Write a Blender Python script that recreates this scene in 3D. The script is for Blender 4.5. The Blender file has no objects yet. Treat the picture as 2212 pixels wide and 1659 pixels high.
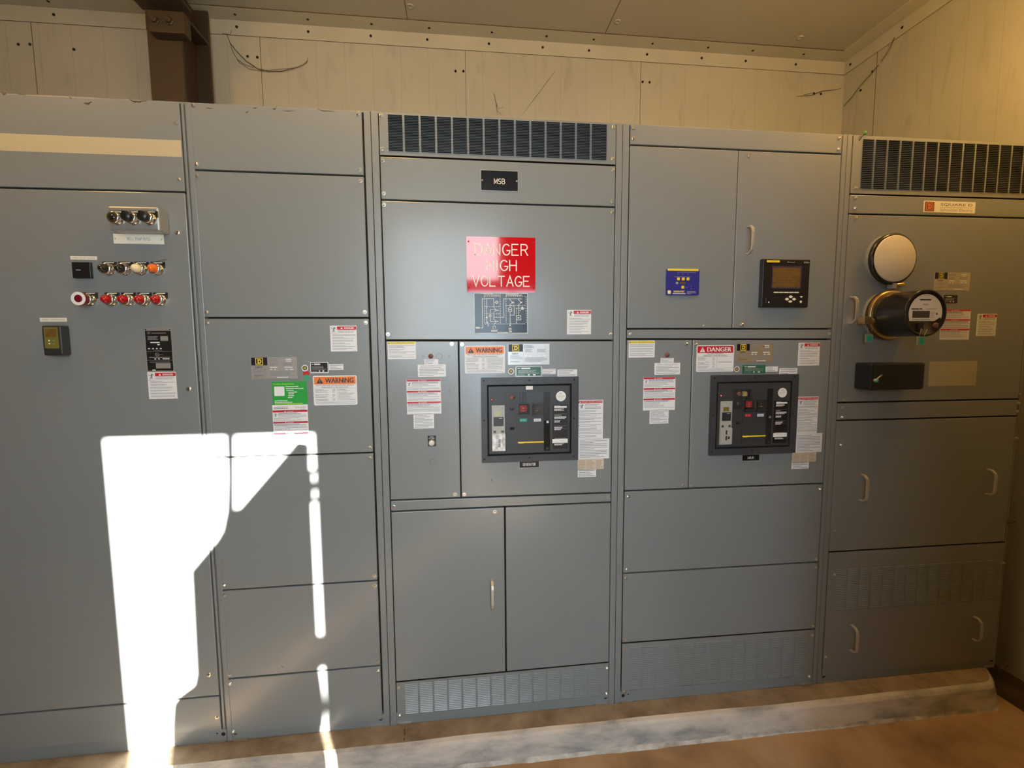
import bpy, math, random
from mathutils import Vector, Matrix
random.seed(7)
C = bpy.context.scene.collection

# ---------------------------------------------------------------- camera
F_PX, YAW, PIT, ROL = 986.65, 0.11270, -0.08975, -0.00636
CAM = Vector((0.0, -1.7244, 1.5067))
ca, sa, cb, sb = math.cos(YAW), math.sin(YAW), math.cos(PIT), math.sin(PIT)
fw = Vector((sa * cb, ca * cb, sb)); r0 = Vector((ca, -sa, 0)); u0 = r0.cross(fw)
rt = r0 * math.cos(ROL) + u0 * math.sin(ROL); up = u0 * math.cos(ROL) - r0 * math.sin(ROL)
cam_data = bpy.data.cameras.new('camera'); cam = bpy.data.objects.new('camera', cam_data); C.objects.link(cam)
M = Matrix((rt, up, -fw)).transposed().to_4x4(); M.translation = CAM; cam.matrix_world = M
cam_data.sensor_fit = 'HORIZONTAL'; cam_data.sensor_width = 36.0; cam_data.lens = F_PX / 2212 * 36.0
cam_data.clip_start = 0.02
bpy.context.scene.camera = cam
def W(px, py, y=0.0):                       # photo pixel -> (x, z) on the plane at depth y
    d = rt * ((px - 1106) / F_PX) + up * (-(py - 829.5) / F_PX) + fw
    t = (y - CAM.y) / d.y; p = CAM + d * t
    return p.x, p.z

# ---------------------------------------------------------------- view, world, sun, lamps
sc = bpy.context.scene
sc.view_settings.view_transform = 'Standard'; sc.view_settings.look = 'None'
sc.view_settings.gamma = 1.0; sc.view_settings.use_curve_mapping = False
sc.view_settings.exposure = 0.20
world = bpy.data.worlds.new('sky'); sc.world = world; world.use_nodes = True
bg = world.node_tree.nodes['Background']; bg.inputs[0].default_value = (0.62, 0.82, 1.0, 1); bg.inputs[1].default_value = 14.0
SX, SZ = 0.5, 0.30                          # sideways and upward travel of a sun ray per metre away from the panels
sun_d = bpy.data.lights.new('sun', 'SUN'); sun_d.energy = 110.0; sun_d.angle = math.radians(0.55); sun_d.color = (1.0, 0.97, 0.88)
sun = bpy.data.objects.new('sun', sun_d); C.objects.link(sun)
sun.rotation_euler = Vector((SX, -1.0, SZ)).to_track_quat('Z', 'Y').to_euler(); sun.location = (2, -6, 3)
def area(name, loc, target, size, sy, power, col):
    d = bpy.data.lights.new(name, 'AREA'); d.shape = 'RECTANGLE'; d.size = size; d.size_y = sy; d.energy = power; d.color = col
    o = bpy.data.objects.new(name, d); C.objects.link(o); o.location = loc
    o.rotation_euler = (Vector(target) - Vector(loc)).to_track_quat('-Z', 'Y').to_euler(); return o
def lamp(name, loc, power, col, r=0.06):
    d = bpy.data.lights.new(name, 'POINT'); d.energy = power; d.color = col; d.shadow_soft_size = r
    o = bpy.data.objects.new(name, d); C.objects.link(o); o.location = loc; return o
WARM = (1.0, 0.545, 0.15)
lamp('warm_lamp_right', (2.1, -0.36, 2.78), 25, WARM, 0.10)
lamp('warm_lamp_left', (-1.7, -0.40, 2.85), 18, WARM, 0.10)
lamp('warm_lamp_middle', (-0.3, -0.45, 2.9), 22, (1.0, 0.59, 0.18), 0.12)
lamp('warm_lamp_door', (1.15, -0.42, 2.85), 15, WARM, 0.12)

# ---------------------------------------------------------------- materials
def mat(name, col, rough=0.5, metal=0.0, bump=0.0, bscale=60, emit=None, es=0.0, var=0.0, vscale=3.0, coat=0.0, spec=0.5, alpha=1.0, trans=0.0):
    m = bpy.data.materials.new(name); m.use_nodes = True; nt = m.node_tree; b = nt.nodes['Principled BSDF']
    b.inputs['Base Color'].default_value = (*col, 1); b.inputs['Roughness'].default_value = rough; b.inputs['Metallic'].default_value = metal
    b.inputs['Specular IOR Level'].default_value = spec
    if coat: b.inputs['Coat Weight'].default_value = coat; b.inputs['Coat Roughness'].default_value = 0.19 if name == 'grey_enamel' else 0.08
    if trans: b.inputs['Transmission Weight'].default_value = trans
    if alpha < 1: b.inputs['Alpha'].default_value = alpha
    if emit: b.inputs['Emission Color'].default_value = (*emit, 1); b.inputs['Emission Strength'].default_value = es
    tc = nt.nodes.new('ShaderNodeTexCoord')
    if var:
        n = nt.nodes.new('ShaderNodeTexNoise'); n.inputs['Scale'].default_value = vscale; n.inputs['Detail'].default_value = 5
        nt.links.new(tc.outputs['Object'], n.inputs['Vector'])
        r = nt.nodes.new('ShaderNodeValToRGB'); r.color_ramp.elements[0].position = 0.3; r.color_ramp.elements[1].position = 0.7
        r.color_ramp.elements[0].color = (*[c * (1 - var) for c in col], 1); r.color_ramp.elements[1].color = (*[min(1, c * (1 + var)) for c in col], 1)
        nt.links.new(n.outputs['Fac'], r.inputs['Fac']); nt.links.new(r.outputs['Color'], b.inputs['Base Color'])
    if bump:
        n = nt.nodes.new('ShaderNodeTexNoise'); n.inputs['Scale'].default_value = bscale; n.inputs['Detail'].default_value = 3
        nt.links.new(tc.outputs['Object'], n.inputs['Vector'])
        bn = nt.nodes.new('ShaderNodeBump'); bn.inputs['Strength'].default_value = bump; bn.inputs['Distance'].default_value = 0.002
        nt.links.new(n.outputs['Fac'], bn.inputs['Height']); nt.links.new(bn.outputs['Normal'], b.inputs['Normal'])
    return m
m_paint = mat('grey_enamel', (0.220, 0.238, 0.243), 0.36, coat=0.55, bump=0.06, bscale=420, var=0.03, vscale=2)
m_box = mat('galvanised_grey', (0.36, 0.37, 0.35), 0.4, metal=0.5)
m_dark = mat('dark_interior', (0.012, 0.011, 0.01), 0.8)
m_zinc = mat('zinc_screw', (0.62, 0.60, 0.54), 0.28, metal=0.9)
m_chrome = mat('chrome', (0.75, 0.75, 0.74), 0.12, metal=1.0)
m_brass = mat('brass', (0.62, 0.45, 0.2), 0.3, metal=0.9)
m_alu = mat('satin_aluminium', (0.55, 0.53, 0.49), 0.35, metal=0.55)
m_black = mat('black_plastic', (0.012, 0.012, 0.013), 0.32)
m_charcoal = mat('charcoal_plastic', (0.028, 0.029, 0.032), 0.38)
m_bezel = mat('breaker_bezel', (0.045, 0.048, 0.055), 0.40, var=0.15, vscale=20)
m_face = mat('breaker_face', (0.040, 0.042, 0.045), 0.45)
m_white = mat('label_white', (0.80, 0.80, 0.80), 0.45)
m_cream = mat('cream_paint', (0.66, 0.60, 0.46), 0.5)
m_stripe = mat('stripe_cream', (0.50, 0.44, 0.29), 0.5)
m_ink = mat('ink_grey', (0.30, 0.30, 0.32), 0.6)
m_inkd = mat('ink_dark', (0.04, 0.04, 0.05), 0.5)
m_red = mat('label_red', (0.55, 0.015, 0.03), 0.4)
m_orange = mat('label_orange', (0.85, 0.22, 0.03), 0.4)
m_yellow = mat('label_yellow', (0.85, 0.66, 0.03), 0.4)
m_green = mat('label_green', (0.02, 0.36, 0.05), 0.4)
m_lime = mat('lime_text', (0.45, 0.85, 0.02), 0.4)
m_dgreen = mat('plate_green', (0.03, 0.14, 0.09), 0.35)
m_silver = mat('plate_silver', (0.45, 0.43, 0.40), 0.35, metal=0.5)
m_navy = mat('plate_navy', (0.008, 0.008, 0.02), 0.4)
m_beige = mat('label_beige', (0.66, 0.55, 0.42), 0.5)
m_tan = mat('ink_tan', (0.42, 0.32, 0.22), 0.5)
m_signred = mat('sign_red', (0.62, 0.004, 0.012), 0.06, coat=0.6)
m_signblk = mat('sign_black', (0.010, 0.011, 0.014), 0.22, spec=.4)
m_engr = mat('engraved_white', (0.85, 0.82, 0.70), 0.5)
m_blue = mat('panel_blue', (0.03, 0.028, 0.24), 0.35)
m_amber = mat('amber_screen', (0.16, 0.09, 0.022), 0.25, var=0.25, vscale=60)
m_lcd = mat('lcd_olive', (0.17, 0.16, 0.035), 0.25)
m_lcdpale = mat('lcd_pale', (0.50, 0.52, 0.30), 0.2)
m_tripgrey = mat('trip_unit_grey', (0.42, 0.41, 0.38), 0.4)
m_clear = mat('clear_cover', (0.75, 0.75, 0.73), 0.15, bump=0.6, bscale=90, var=0.5, vscale=70)
m_smoke = mat('smoked_cover', (0.10, 0.08, 0.06), 0.1, alpha=0.18)
m_lensred = mat('lens_red', (0.42, 0.004, 0.008), 0.12, coat=0.5)
m_mush = mat('mushroom_maroon', (0.16, 0.006, 0.015), 0.3)
m_lensorange = mat('lens_orange', (0.85, 0.16, 0.01), 0.12, coat=0.5)
m_lenscream = mat('lens_cream', (0.85, 0.76, 0.48), 0.15, coat=0.5)
m_lensblack = mat('lens_black', (0.012, 0.016, 0.014), 0.1, coat=0.5)
m_terracotta = mat('keylock_brown', (0.18, 0.07, 0.05), 0.5)
m_padlock = mat('padlock_khaki', (0.33, 0.29, 0.13), 0.4)
m_teal = mat('teal_tag', (0.02, 0.38, 0.24), 0.4)
m_steelbrown = mat('primed_steel', (0.045, 0.032, 0.022), 0.55, bump=0.2, bscale=30)
m_web = mat('dusty_cobweb', (0.12, 0.10, 0.07), 0.9, alpha=0.7)
m_hole = mat('hole_black', (0.01, 0.008, 0.006), 0.9)
m_gapshade = mat('gap_shade', (0.05, 0.028, 0.014), 0.85, var=.4, vscale=8)
m_dirt = mat('grime', (0.10, 0.06, 0.025), 0.9)
m_ringbrown = mat('ring_brown', (0.16, 0.10, 0.05), 0.35, metal=0.6)
m_gasket = mat('meter_black', (0.020, 0.018, 0.016), 0.22)

def wallmat(name, col, groove_axis, pitch):
    m = mat(name, col, 0.55, bump=0.15, bscale=35, var=0.06, vscale=1.7)
    nt = m.node_tree; b = nt.nodes['Principled BSDF']
    src = b.inputs['Base Color'].links[0].from_socket
    tc = nt.nodes.new('ShaderNodeTexCoord'); sep = nt.nodes.new('ShaderNodeSeparateXYZ'); nt.links.new(tc.outputs['Object'], sep.inputs[0])
    def mth(op, a, bb):
        n = nt.nodes.new('ShaderNodeMath'); n.operation = op
        for i, v in ((0, a), (1, bb)):
            if v is None: continue
            if isinstance(v, (int, float)): n.inputs[i].default_value = v
            else: nt.links.new(v, n.inputs[i])
        return n.outputs[0]
    ax = sep.outputs[groove_axis]
    fr = mth('FRACT', mth('MULTIPLY', ax, 1 / pitch), None)
    g = mth('LESS_THAN', fr, 0.025)
    # grime streaks that belong to the wall surface
    mp = nt.nodes.new('ShaderNodeMapping'); mp.inputs['Scale'].default_value = (6, 6, 1.5); nt.links.new(tc.outputs['Object'], mp.inputs[0])
    n2 = nt.nodes.new('ShaderNodeTexNoise'); n2.inputs['Scale'].default_value = 2.2; n2.inputs['Detail'].default_value = 8; n2.inputs['Distortion'].default_value = 0.6
    nt.links.new(mp.outputs[0], n2.inputs['Vector'])
    rp = nt.nodes.new('ShaderNodeValToRGB'); rp.color_ramp.elements[0].position = 0.57; rp.color_ramp.elements[1].position = 0.80
    nt.links.new(n2.outputs['Fac'], rp.inputs['Fac'])
    mx = nt.nodes.new('ShaderNodeMix'); mx.data_type = 'RGBA'; nt.links.new(mth('MULTIPLY', rp.outputs['Color'], 0.45), mx.inputs[0])
    nt.links.new(src, mx.inputs[6]); mx.inputs[7].default_value = (*[c * 0.45 for c in col], 1)
    mx2 = nt.nodes.new('ShaderNodeMix'); mx2.data_type = 'RGBA'; nt.links.new(mth('MULTIPLY', g, 0.22), mx2.inputs[0])
    nt.links.new(mx.outputs[2], mx2.inputs[6]); mx2.inputs[7].default_value = (*[c * 0.4 for c in col], 1)
    nt.links.new(mx2.outputs[2], b.inputs['Base Color'])
    return m
m_wall = wallmat('wall_panel_white', (0.44, 0.44, 0.385), 0, 0.165)
m_wallr = wallmat('wall_panel_side', (0.43, 0.43, 0.38), 1, 0.165)
m_unseen = mat('brown_board', (0.22, 0.17, 0.12), 0.7)
m_ceil = mat('ceiling_panel', (0.37, 0.365, 0.33), 0.6, bump=0.1, bscale=40, var=0.05, vscale=1.2)
m_trim = mat('flashing_white', (0.46, 0.46, 0.40), 0.5, var=0.05, vscale=4)

def concrete(name, c1, c2, c3, sc_=3.0, stretch=(1, 1, 1), p=(0.35, 0.55, 0.75)):
    m = bpy.data.materials.new(name); m.use_nodes = True; nt = m.node_tree; b = nt.nodes['Principled BSDF']
    b.inputs['Roughness'].default_value = 0.85
    tc = nt.nodes.new('ShaderNodeTexCoord'); mp = nt.nodes.new('ShaderNodeMapping'); mp.inputs['Scale'].default_value = stretch
    nt.links.new(tc.outputs['Object'], mp.inputs[0])
    n = nt.nodes.new('ShaderNodeTexNoise'); n.inputs['Scale'].default_value = sc_; n.inputs['Detail'].default_value = 9; n.inputs['Roughness'].default_value = 0.62
    n.inputs['Distortion'].default_value = 0.15
    nt.links.new(mp.outputs[0], n.inputs['Vector'])
    r = nt.nodes.new('ShaderNodeValToRGB'); e = r.color_ramp.elements
    e[0].position = p[0]; e[0].color = (*c1, 1); e[1].position = p[2]; e[1].color = (*c3, 1)
    k = e.new(p[1]); k.color = (*c2, 1)
    nt.links.new(n.outputs['Fac'], r.inputs['Fac']); nt.links.new(r.outputs['Color'], b.inputs['Base Color'])
    n2 = nt.nodes.new('ShaderNodeTexNoise'); n2.inputs['Scale'].default_value = 60; n2.inputs['Detail'].default_value = 6
    nt.links.new(tc.outputs['Object'], n2.inputs['Vector'])
    bn = nt.nodes.new('ShaderNodeBump'); bn.inputs['Strength'].default_value = 0.5; bn.inputs['Distance'].default_value = 0.004
    nt.links.new(n2.outputs['Fac'], bn.inputs['Height']); nt.links.new(bn.outputs['Normal'], b.inputs['Normal'])
    return m
m_floor = concrete('stained_floor', (0.20, 0.12, 0.06), (0.36, 0.23, 0.12), (0.46, 0.32, 0.20), 2.6)
m_padtop = concrete('pad_top_brown', (0.14, 0.10, 0.06), (0.25, 0.185, 0.12), (0.36, 0.28, 0.19), 7, (1, 1, 1), (0.3, 0.5, 0.72))
m_padface = concrete('pad_face_grey', (0.26, 0.26, 0.25), (0.55, 0.50, 0.44), (0.66, 0.60, 0.52), 4, (1, 1, 3))
m_padlime = concrete('pad_lime_edge', (0.30, 0.27, 0.22), (0.52, 0.49, 0.44), (0.72, 0.70, 0.66), 14, (1, 1, 1))

# ---------------------------------------------------------------- mesh builder
_tc = {}
def text_mesh(s):
    if s in _tc: return _tc[s]
    cu = bpy.data.curves.new('t', 'FONT'); cu.body = s; cu.resolution_u = 3; cu.size = 1.0
    ob = bpy.data.objects.new('t', cu); C.objects.link(ob)
    me = bpy.data.meshes.new_from_object(ob)
    vs = [(v.co.x, v.co.y) for v in me.vertices]; fs = [tuple(p.vertices) for p in me.polygons]
    bpy.data.objects.remove(ob); bpy.data.curves.remove(cu); bpy.data.meshes.remove(me)
    x0 = min(v[0] for v in vs); x1 = max(v[0] for v in vs); y0 = min(v[1] for v in vs); y1 = max(v[1] for v in vs)
    _tc[s] = (vs, fs, x0, x1, y0, y1); return _tc[s]
def _arc(cx, cy, rx, ry, a0, a1, n=8):
    return [(cx + rx * math.cos(math.radians(a0 + (a1 - a0) * i / n)), cy + ry * math.sin(math.radians(a0 + (a1 - a0) * i / n))) for i in range(n + 1)]
SF = {  # single-stroke engraved capitals, unit height, width .7
 'A': [[(0, 0), (.35, 1), (.7, 0)], [(.12, .35), (.58, .35)]],
 'B': [[(0, 0), (0, 1), (.35, 1)] + _arc(.35, .76, .25, .24, 90, -90) + [(0, .52)], [(.35, .52)] + _arc(.38, .26, .28, .26, 90, -90) + [(0, 0)]],
 'D': [[(0, 0), (0, 1), (.25, 1)] + _arc(.25, .5, .43, .5, 90, -90, 12) + [(0, 0)]],
 'E': [[(.62, 1), (0, 1), (0, 0), (.64, 0)], [(0, .52), (.5, .52)]],
 'G': [_arc(.37, .5, .37, .5, 45, 330, 14) + [(.72, .42), (.42, .42)]],
 'H': [[(0, 0), (0, 1)], [(.66, 0), (.66, 1)], [(0, .52), (.66, .52)]],
 'I': [[(.1, 0), (.1, 1)]],
 'L': [[(0, 1), (0, 0), (.58, 0)]],
 'M': [[(0, 0), (0, 1), (.37, .2), (.74, 1), (.74, 0)]],
 'N': [[(0, 0), (0, 1), (.64, 0), (.64, 1)]],
 'O': [_arc(.36, .5, .36, .5, 0, 360, 18)],
 'P': [[(0, 0), (0, 1), (.38, 1)] + _arc(.38, .74, .26, .26, 90, -90) + [(0, .48)]],
 'R': [[(0, 0), (0, 1), (.38, 1)] + _arc(.38, .75, .25, .25, 90, -90) + [(0, .5)], [(.36, .5), (.66, 0)]],
 'S': [_arc(.32, .75, .29, .25, 40, 270, 9) + _arc(.32, .26, .31, .25, 90, -145, 9)],
 'T': [[(0, 1), (.66, 1)], [(.33, 1), (.33, 0)]],
 'U': [[(0, 1), (0, .32)] + _arc(.32, .32, .32, .32, 180, 360) + [(.64, 1)]],
 'V': [[(0, 1), (.34, 0), (.68, 1)]],
 'W': [[(0, 1), (.2, 0), (.43, .8), (.66, 0), (.86, 1)]],
}
SWID = {'I': .2, 'W': .86, 'M': .74, ' ': .4}
class MB:
    def __init__(s): s.v = []; s.f = []; s.m = []; s.mats = []; s.sm = []
    def mi(s, m):
        if m not in s.mats: s.mats.append(m)
        return s.mats.index(m)
    def add(s, vs, fs, m, smooth=False):
        b = len(s.v); s.v += vs; k = s.mi(m)
        for f in fs: s.f.append(tuple(b + i for i in f)); s.m.append(k); s.sm.append(smooth)
    def box(s, x0, x1, y0, y1, z0, z1, m):
        if x1 < x0: x0, x1 = x1, x0
        if y1 < y0: y0, y1 = y1, y0
        if z1 < z0: z0, z1 = z1, z0
        vs = [(x, y, z) for x in (x0, x1) for y in (y0, y1) for z in (z0, z1)]
        s.add(vs, [(0, 1, 3, 2), (4, 6, 7, 5), (0, 4, 5, 1), (2, 3, 7, 6), (0, 2, 6, 4), (1, 5, 7, 3)], m)
    def prism(s, poly, yb, yf, m):           # poly in (x,z), counter-clockwise seen from the front; yf < yb
        a = sum(poly[i][0] * poly[(i + 1) % len(poly)][1] - poly[(i + 1) % len(poly)][0] * poly[i][1] for i in range(len(poly)))
        if a < 0: poly = poly[::-1]
        n = len(poly)
        vs = [(x, yf, z) for x, z in poly] + [(x, yb, z) for x, z in poly]
        s.add(vs, [tuple(range(n)), tuple(range(2 * n - 1, n - 1, -1))] + [(i, n + i, n + (i + 1) % n, (i + 1) % n) for i in range(n)], m)
    def flat(s, poly, y, m):
        a = sum(poly[i][0] * poly[(i + 1) % len(poly)][1] - poly[(i + 1) % len(poly)][0] * poly[i][1] for i in range(len(poly)))
        if a < 0: poly = poly[::-1]
        s.add([(x, y, z) for x, z in poly], [tuple(range(len(poly)))], m)
    def rect(s, x0, x1, z0, z1, y, m): s.flat([(x0, z0), (x1, z0), (x1, z1), (x0, z1)], y, m)
    def rrect(s, x0, x1, z0, z1, r, yb, yf, m):
        p = []
        for cx, cz, a in ((x1 - r, z0 + r, -90), (x1 - r, z1 - r, 0), (x0 + r, z1 - r, 90), (x0 + r, z0 + r, 180)):
            p += _arc(cx, cz, r, r, a, a + 90, 4)
        s.prism(p, yb, yf, m)
    def disc(s, cx, cz, r, y, m, n=20): s.flat([(cx + r * math.cos(2 * math.pi * i / n), cz + r * math.sin(2 * math.pi * i / n)) for i in range(n)], y, m)
    def ring(s, cx, cz, ro, ri, y, m, n=20):
        vs = []; 
        for i in range(n):
            a = 2 * math.pi * i / n; vs += [(cx + ro * math.cos(a), y, cz + ro * math.sin(a)), (cx + ri * math.cos(a), y, cz + ri * math.sin(a))]
        s.add(vs, [(2 * i, 2 * ((i + 1) % n), 2 * ((i + 1) % n) + 1, 2 * i + 1) for i in range(n)], m)
    def lathe(s, cx, cz, prof, m, n=24, smooth=True):   # prof [(r, y)...] from the back to the front, axis along y
        vs = []; fs = []
        for r, y in prof:
            for i in range(n):
                a = 2 * math.pi * i / n; vs.append((cx + r * math.cos(a), y, cz + r * math.sin(a)))
        for k in range(len(prof) - 1):
            for i in range(n):
                j = (i + 1) % n; fs.append((k * n + i, k * n + j, (k + 1) * n + j, (k + 1) * n + i))
        fs.append(tuple((len(prof) - 1) * n + i for i in range(n)))
        s.add(vs, fs, m, smooth)
    def tube(s, pts, r, m, n=6, smooth=True):
        pts = [Vector(p) for p in pts]; vs = []; fs = []
        for i, p in enumerate(pts):
            d = (pts[min(i + 1, len(pts) - 1)] - pts[max(i - 1, 0)]).normalized()
            a = d.cross(Vector((0, 0, 1))) if abs(d.z) < 0.9 else d.cross(Vector((1, 0, 0)))
            a.normalize(); b = d.cross(a); rr = r(i / (len(pts) - 1)) if callable(r) else r
            for k in range(n):
                t = 2 * math.pi * k / n; vs.append(tuple(p + (a * math.cos(t) + b * math.sin(t)) * rr))
        for i in range(len(pts) - 1):
            for k in range(n):
                l = (k + 1) % n; fs.append((i * n + k, i * n + l, (i + 1) * n + l, (i + 1) * n + k))
        fs += [tuple(range(n))[::-1], tuple((len(pts) - 1) * n + k for k in range(n))]
        s.add(vs, fs, m, smooth)
    def line(s, a, b, w, y, m):
        dx, dz = b[0] - a[0], b[1] - a[1]; l = math.hypot(dx, dz) or 1e-9; nx, nz = -dz / l * w / 2, dx / l * w / 2
        s.flat([(a[0] + nx, a[1] + nz), (a[0] - nx, a[1] - nz), (b[0] - nx, b[1] - nz), (b[0] + nx, b[1] + nz)], y, m)
    def poly(s, pts, w, y, m):               # one mitred ribbon; each ribbon sits a hair above the last
        s.k = getattr(s, 'k', 0) + 1; y -= 2e-5 * (s.k % 12); n = len(pts); vs = []
        for i in range(n):
            a, b = pts[max(i - 1, 0)], pts[i]; c = pts[min(i + 1, n - 1)]
            d1 = Vector((b[0] - a[0], b[1] - a[1])); d2 = Vector((c[0] - b[0], c[1] - b[1]))
            if d1.length < 1e-9: d1 = d2
            if d2.length < 1e-9: d2 = d1
            d1.normalize(); d2.normalize(); n1 = Vector((-d1.y, d1.x)); n2 = Vector((-d2.y, d2.x)); mm = n1 + n2
            if mm.length < .2: mm = n1 * 2
            mm.normalize(); k = w / 2 / max(.35, mm.dot(n1))
            vs += [(b[0] + mm.x * k, y, b[1] + mm.y * k), (b[0] - mm.x * k, y, b[1] - mm.y * k)]
        s.add(vs, [(2 * i, 2 * i + 1, 2 * i + 3, 2 * i + 2) for i in range(n - 1)], m)
    def text(s, t, x, z, h, y, m, width=None, align='c', bold=0.0, shear=0.0):   # z = centre height; h = cap height
        vs, fs, x0, x1, y0, y1 = text_mesh(t)
        k = h / max(1e-6, (y1 - y0)); kx = width / (x1 - x0) if width else k
        w = (x1 - x0) * kx; ox = x - (w / 2 if align == 'c' else 0)
        for q in ([0.0] if not bold else [-bold, bold]):
            s.add([(ox + (a - x0) * kx + q + shear * (b - y0) * k, y - (0.00012 if q > 0 else 0), z - h / 2 + (b - y0) * k) for a, b in vs], fs, m)
    def strokes(s, t, cx, cz, h, wd, st, y, m, gap=0.24):
        tot = sum(SWID.get(c, .68) for c in t) + gap * (len(t) - 1); k = wd / tot; x = cx - wd / 2
        for c in t:
            for pl in SF.get(c, []):
                pts = [(x + a * k, cz - h / 2 + b * h) for a, b in pl]
                s.poly(pts, st, y, m)
                for p in (pts[0], pts[-1]): s.disc(p[0], p[1], st / 2, y - 3e-4, m, 8)
            x += (SWID.get(c, .68) + gap) * k
    def para(s, x0, x1, z0, z1, n, y, m, fill=0.5, last=0.6, word=0.008):    # lines of print too fine to read
        p = (z1 - z0) / n
        for i in range(n):
            zc = z1 - p * (i + .5); x = x0; xe = x1 - (0 if random.random() < .55 else (x1 - x0) * random.uniform(.1, last))
            while x < xe - word * .3:
                w = min(word * random.uniform(.5, 1.6), xe - x)
                s.rect(x, x + w, zc - p * fill / 2, zc + p * fill / 2, y, m); x += w + word * .13
    def build(s, name, parent=None, org=None, bevel=0.0, auto=False):
        me = bpy.data.meshes.new(name)
        o0 = org if org is not None else (Vector(parent['_org']) if parent is not None and '_org' in parent else Vector((0, 0, 0)))
        o0 = Vector(o0)
        me.from_pydata([tuple(Vector(v) - o0) for v in s.v], [], s.f)
        for mm in s.mats: me.materials.append(mm)
        for p, k, q in zip(me.polygons, s.m, s.sm): p.material_index = k; p.use_smooth = q
        me.update()
        o = bpy.data.objects.new(name, me); C.objects.link(o)
        if parent is not None: o.parent = parent; o['_org'] = tuple(o0)
        else: o.location = o0; o['_org'] = tuple(o0)
        if bevel:
            b = o.modifiers.new('bevel', 'BEVEL'); b.width = bevel; b.segments = 2; b.limit_method = 'ANGLE'; b.angle_limit = math.radians(50)
        return o
def thing(name, label, cat, loc, group=None):
    o = bpy.data.objects.new(name, None); C.objects.link(o); o.location = loc; o.empty_display_size = 0.05
    o['label'] = label; o['category'] = cat; o['_org'] = tuple(loc)
    if group: o['group'] = group
    return o
def tag(o, label, cat, group=None):
    o['label'] = label; o['category'] = cat
    if group: o['group'] = group
    return o
def struct(o): o['kind'] = 'structure'; return o

# ---------------------------------------------------------------- the room
ZF, XR, YB, ZC = -0.10, 2.62, 1.27, 3.385
XL, YF = -3.3, -2.65
b = MB(); b.box(XL, XR, YF - 0.1, YB, ZF - 0.1, ZF, m_floor); b.box(-5, 6, -9, YF - 0.1, ZF - 0.1, ZF - 0.02, m_floor); struct(b.build('floor'))
b = MB(); b.box(XL, XR, YF - 0.1, YB + .1, ZC, ZC + 0.1, m_ceil)
for (pa, pb) in (((-0.272, -2.65), (-0.262, YB)), ((0.912, -2.65), (0.922, YB)), ((-1.46, -2.65), (-1.45, YB))):
    b.box(pa[0] - .002, pa[0] + .002, pa[1], pb[1] - .04, ZC - .0008, ZC + .001, m_dirt)
ceil = struct(b.build('ceiling'))
b = MB(); b.box(XL, XR + .1, YB, YB + 0.1, ZF, ZC, m_wall)
for (p, q) in (((67, 40), (80, 200)), ((562, 70), (567, 222)), ((1005, 98), (1007, 246)), ((1384, 123), (1383, 262))):
    xa, za = W(*p, YB); xb, zb = W(*q, YB)
    b.box((xa + xb) / 2 - .0012, (xa + xb) / 2 + .0012, YB - .0015, YB, 2.3, ZC, m_dirt)
wall_back = struct(b.build('wall_back'))
b = MB(); b.box(XR, XR + .1, YF, YB, ZF, ZC, m_wallr)
b.box(XR - .0015, XR, 1.02, 1.022, 0, ZC, m_dirt); struct(b.build('wall_right'))
b = MB(); b.box(XL - .1, XL, YF, YB, ZF, ZC, m_unseen); struct(b.build('wall_left'))
# wall behind the viewer with its doorway and a hole for the glow pane
DX0, DX1 = -1.24 + SX * 2.65, -0.511 + SX * 2.65; DZ = 1.196 + SZ * 2.65
# added unseen L-shaped glow pane, placed to give the covers their cool reflection
VX0, VX1, VZ0, VZ1 = -0.62, 0.0, 1.30, 2.60; TX1, TZ0 = 0.376, 2.10
b = MB(); q = lambda a, c, e, f: b.box(a, c, YF - .06, YF, e, f, m_unseen)
q(XL, VX0, ZF, ZC); q(VX0, VX1, ZF, VZ0); q(VX0, TX1, VZ1, ZC); q(VX1, DX0, ZF, TZ0); q(DX0, TX1, DZ, TZ0); q(TX1, DX1, DZ, ZC); q(DX1, XR, ZF, ZC)
struct(b.build('wall_front'))
m_pane = mat('added_sky_glow', (0.3, 0.3, 0.3), 0.5, emit=(0.82, 0.94, 1.0), es=8.5)
b = MB(); b.box(VX0, VX1, YF - .04, YF - .03, VZ0, VZ1, m_pane); b.box(VX1, TX1, YF - .04, YF - .03, TZ0, VZ1, m_pane)
b.box(VX1 - .012, VX1 + .012, YF - .03, YF - .01, TZ0, VZ1, m_trim); struct(b.build('glow_pane'))
b = MB(); b.box(.83, .89, YF, -1.30, ZF, ZC, m_unseen); struct(b.build('daylight_blocker'))  # added unseen screen that keeps daylight off the corner cabinet
# added unseen boards, outline cut to shape the shadow inside the patch of sun
sh = lambda x, z: (x + SX * 2.66, z + SZ * 2.66)
S = [(-.837, 1.23), (-.843, 1.03), (-.854, .904), (-.872, .832), (-.892, .798), (-.989, .686), (-.997, .285), (-1.006, .244), (-1.057, .208), (-1.083, .174), (-1.095, .082), (-1.10, -.002), (-1.10, -.8),
     (-.560, -.8), (-.560, -.02), (-.542, .10), (-.556, .27), (-.49, .285), (-.49, .378), (-.556, .40), (-.556, .915), (-.549, .925), (-.549, 1.035), (-.557, 1.037), (-.554, 1.14), (-.592, 1.158), (-.809, .911), (-.827, .908), (-.812, 1.174), (-.816, 1.23)]
b = MB(); b.prism([sh(x, z) for x, z in S], YF - .005, YF - .02, m_steelbrown)
for x0, x1, z0, z1 in ((-.533, -.49, .93, 1.04), (-.56, -.49, .922, .936), (-.56, -.49, .970, .998), (-.56, -.49, 1.033, 1.045)):
    p, q = sh(x0, z0), sh(x1, z1); b.box(p[0], q[0], YF - .02, YF - .005, p[1], q[1], m_steelbrown)
struct(b.build('sun_blocker'))

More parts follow.
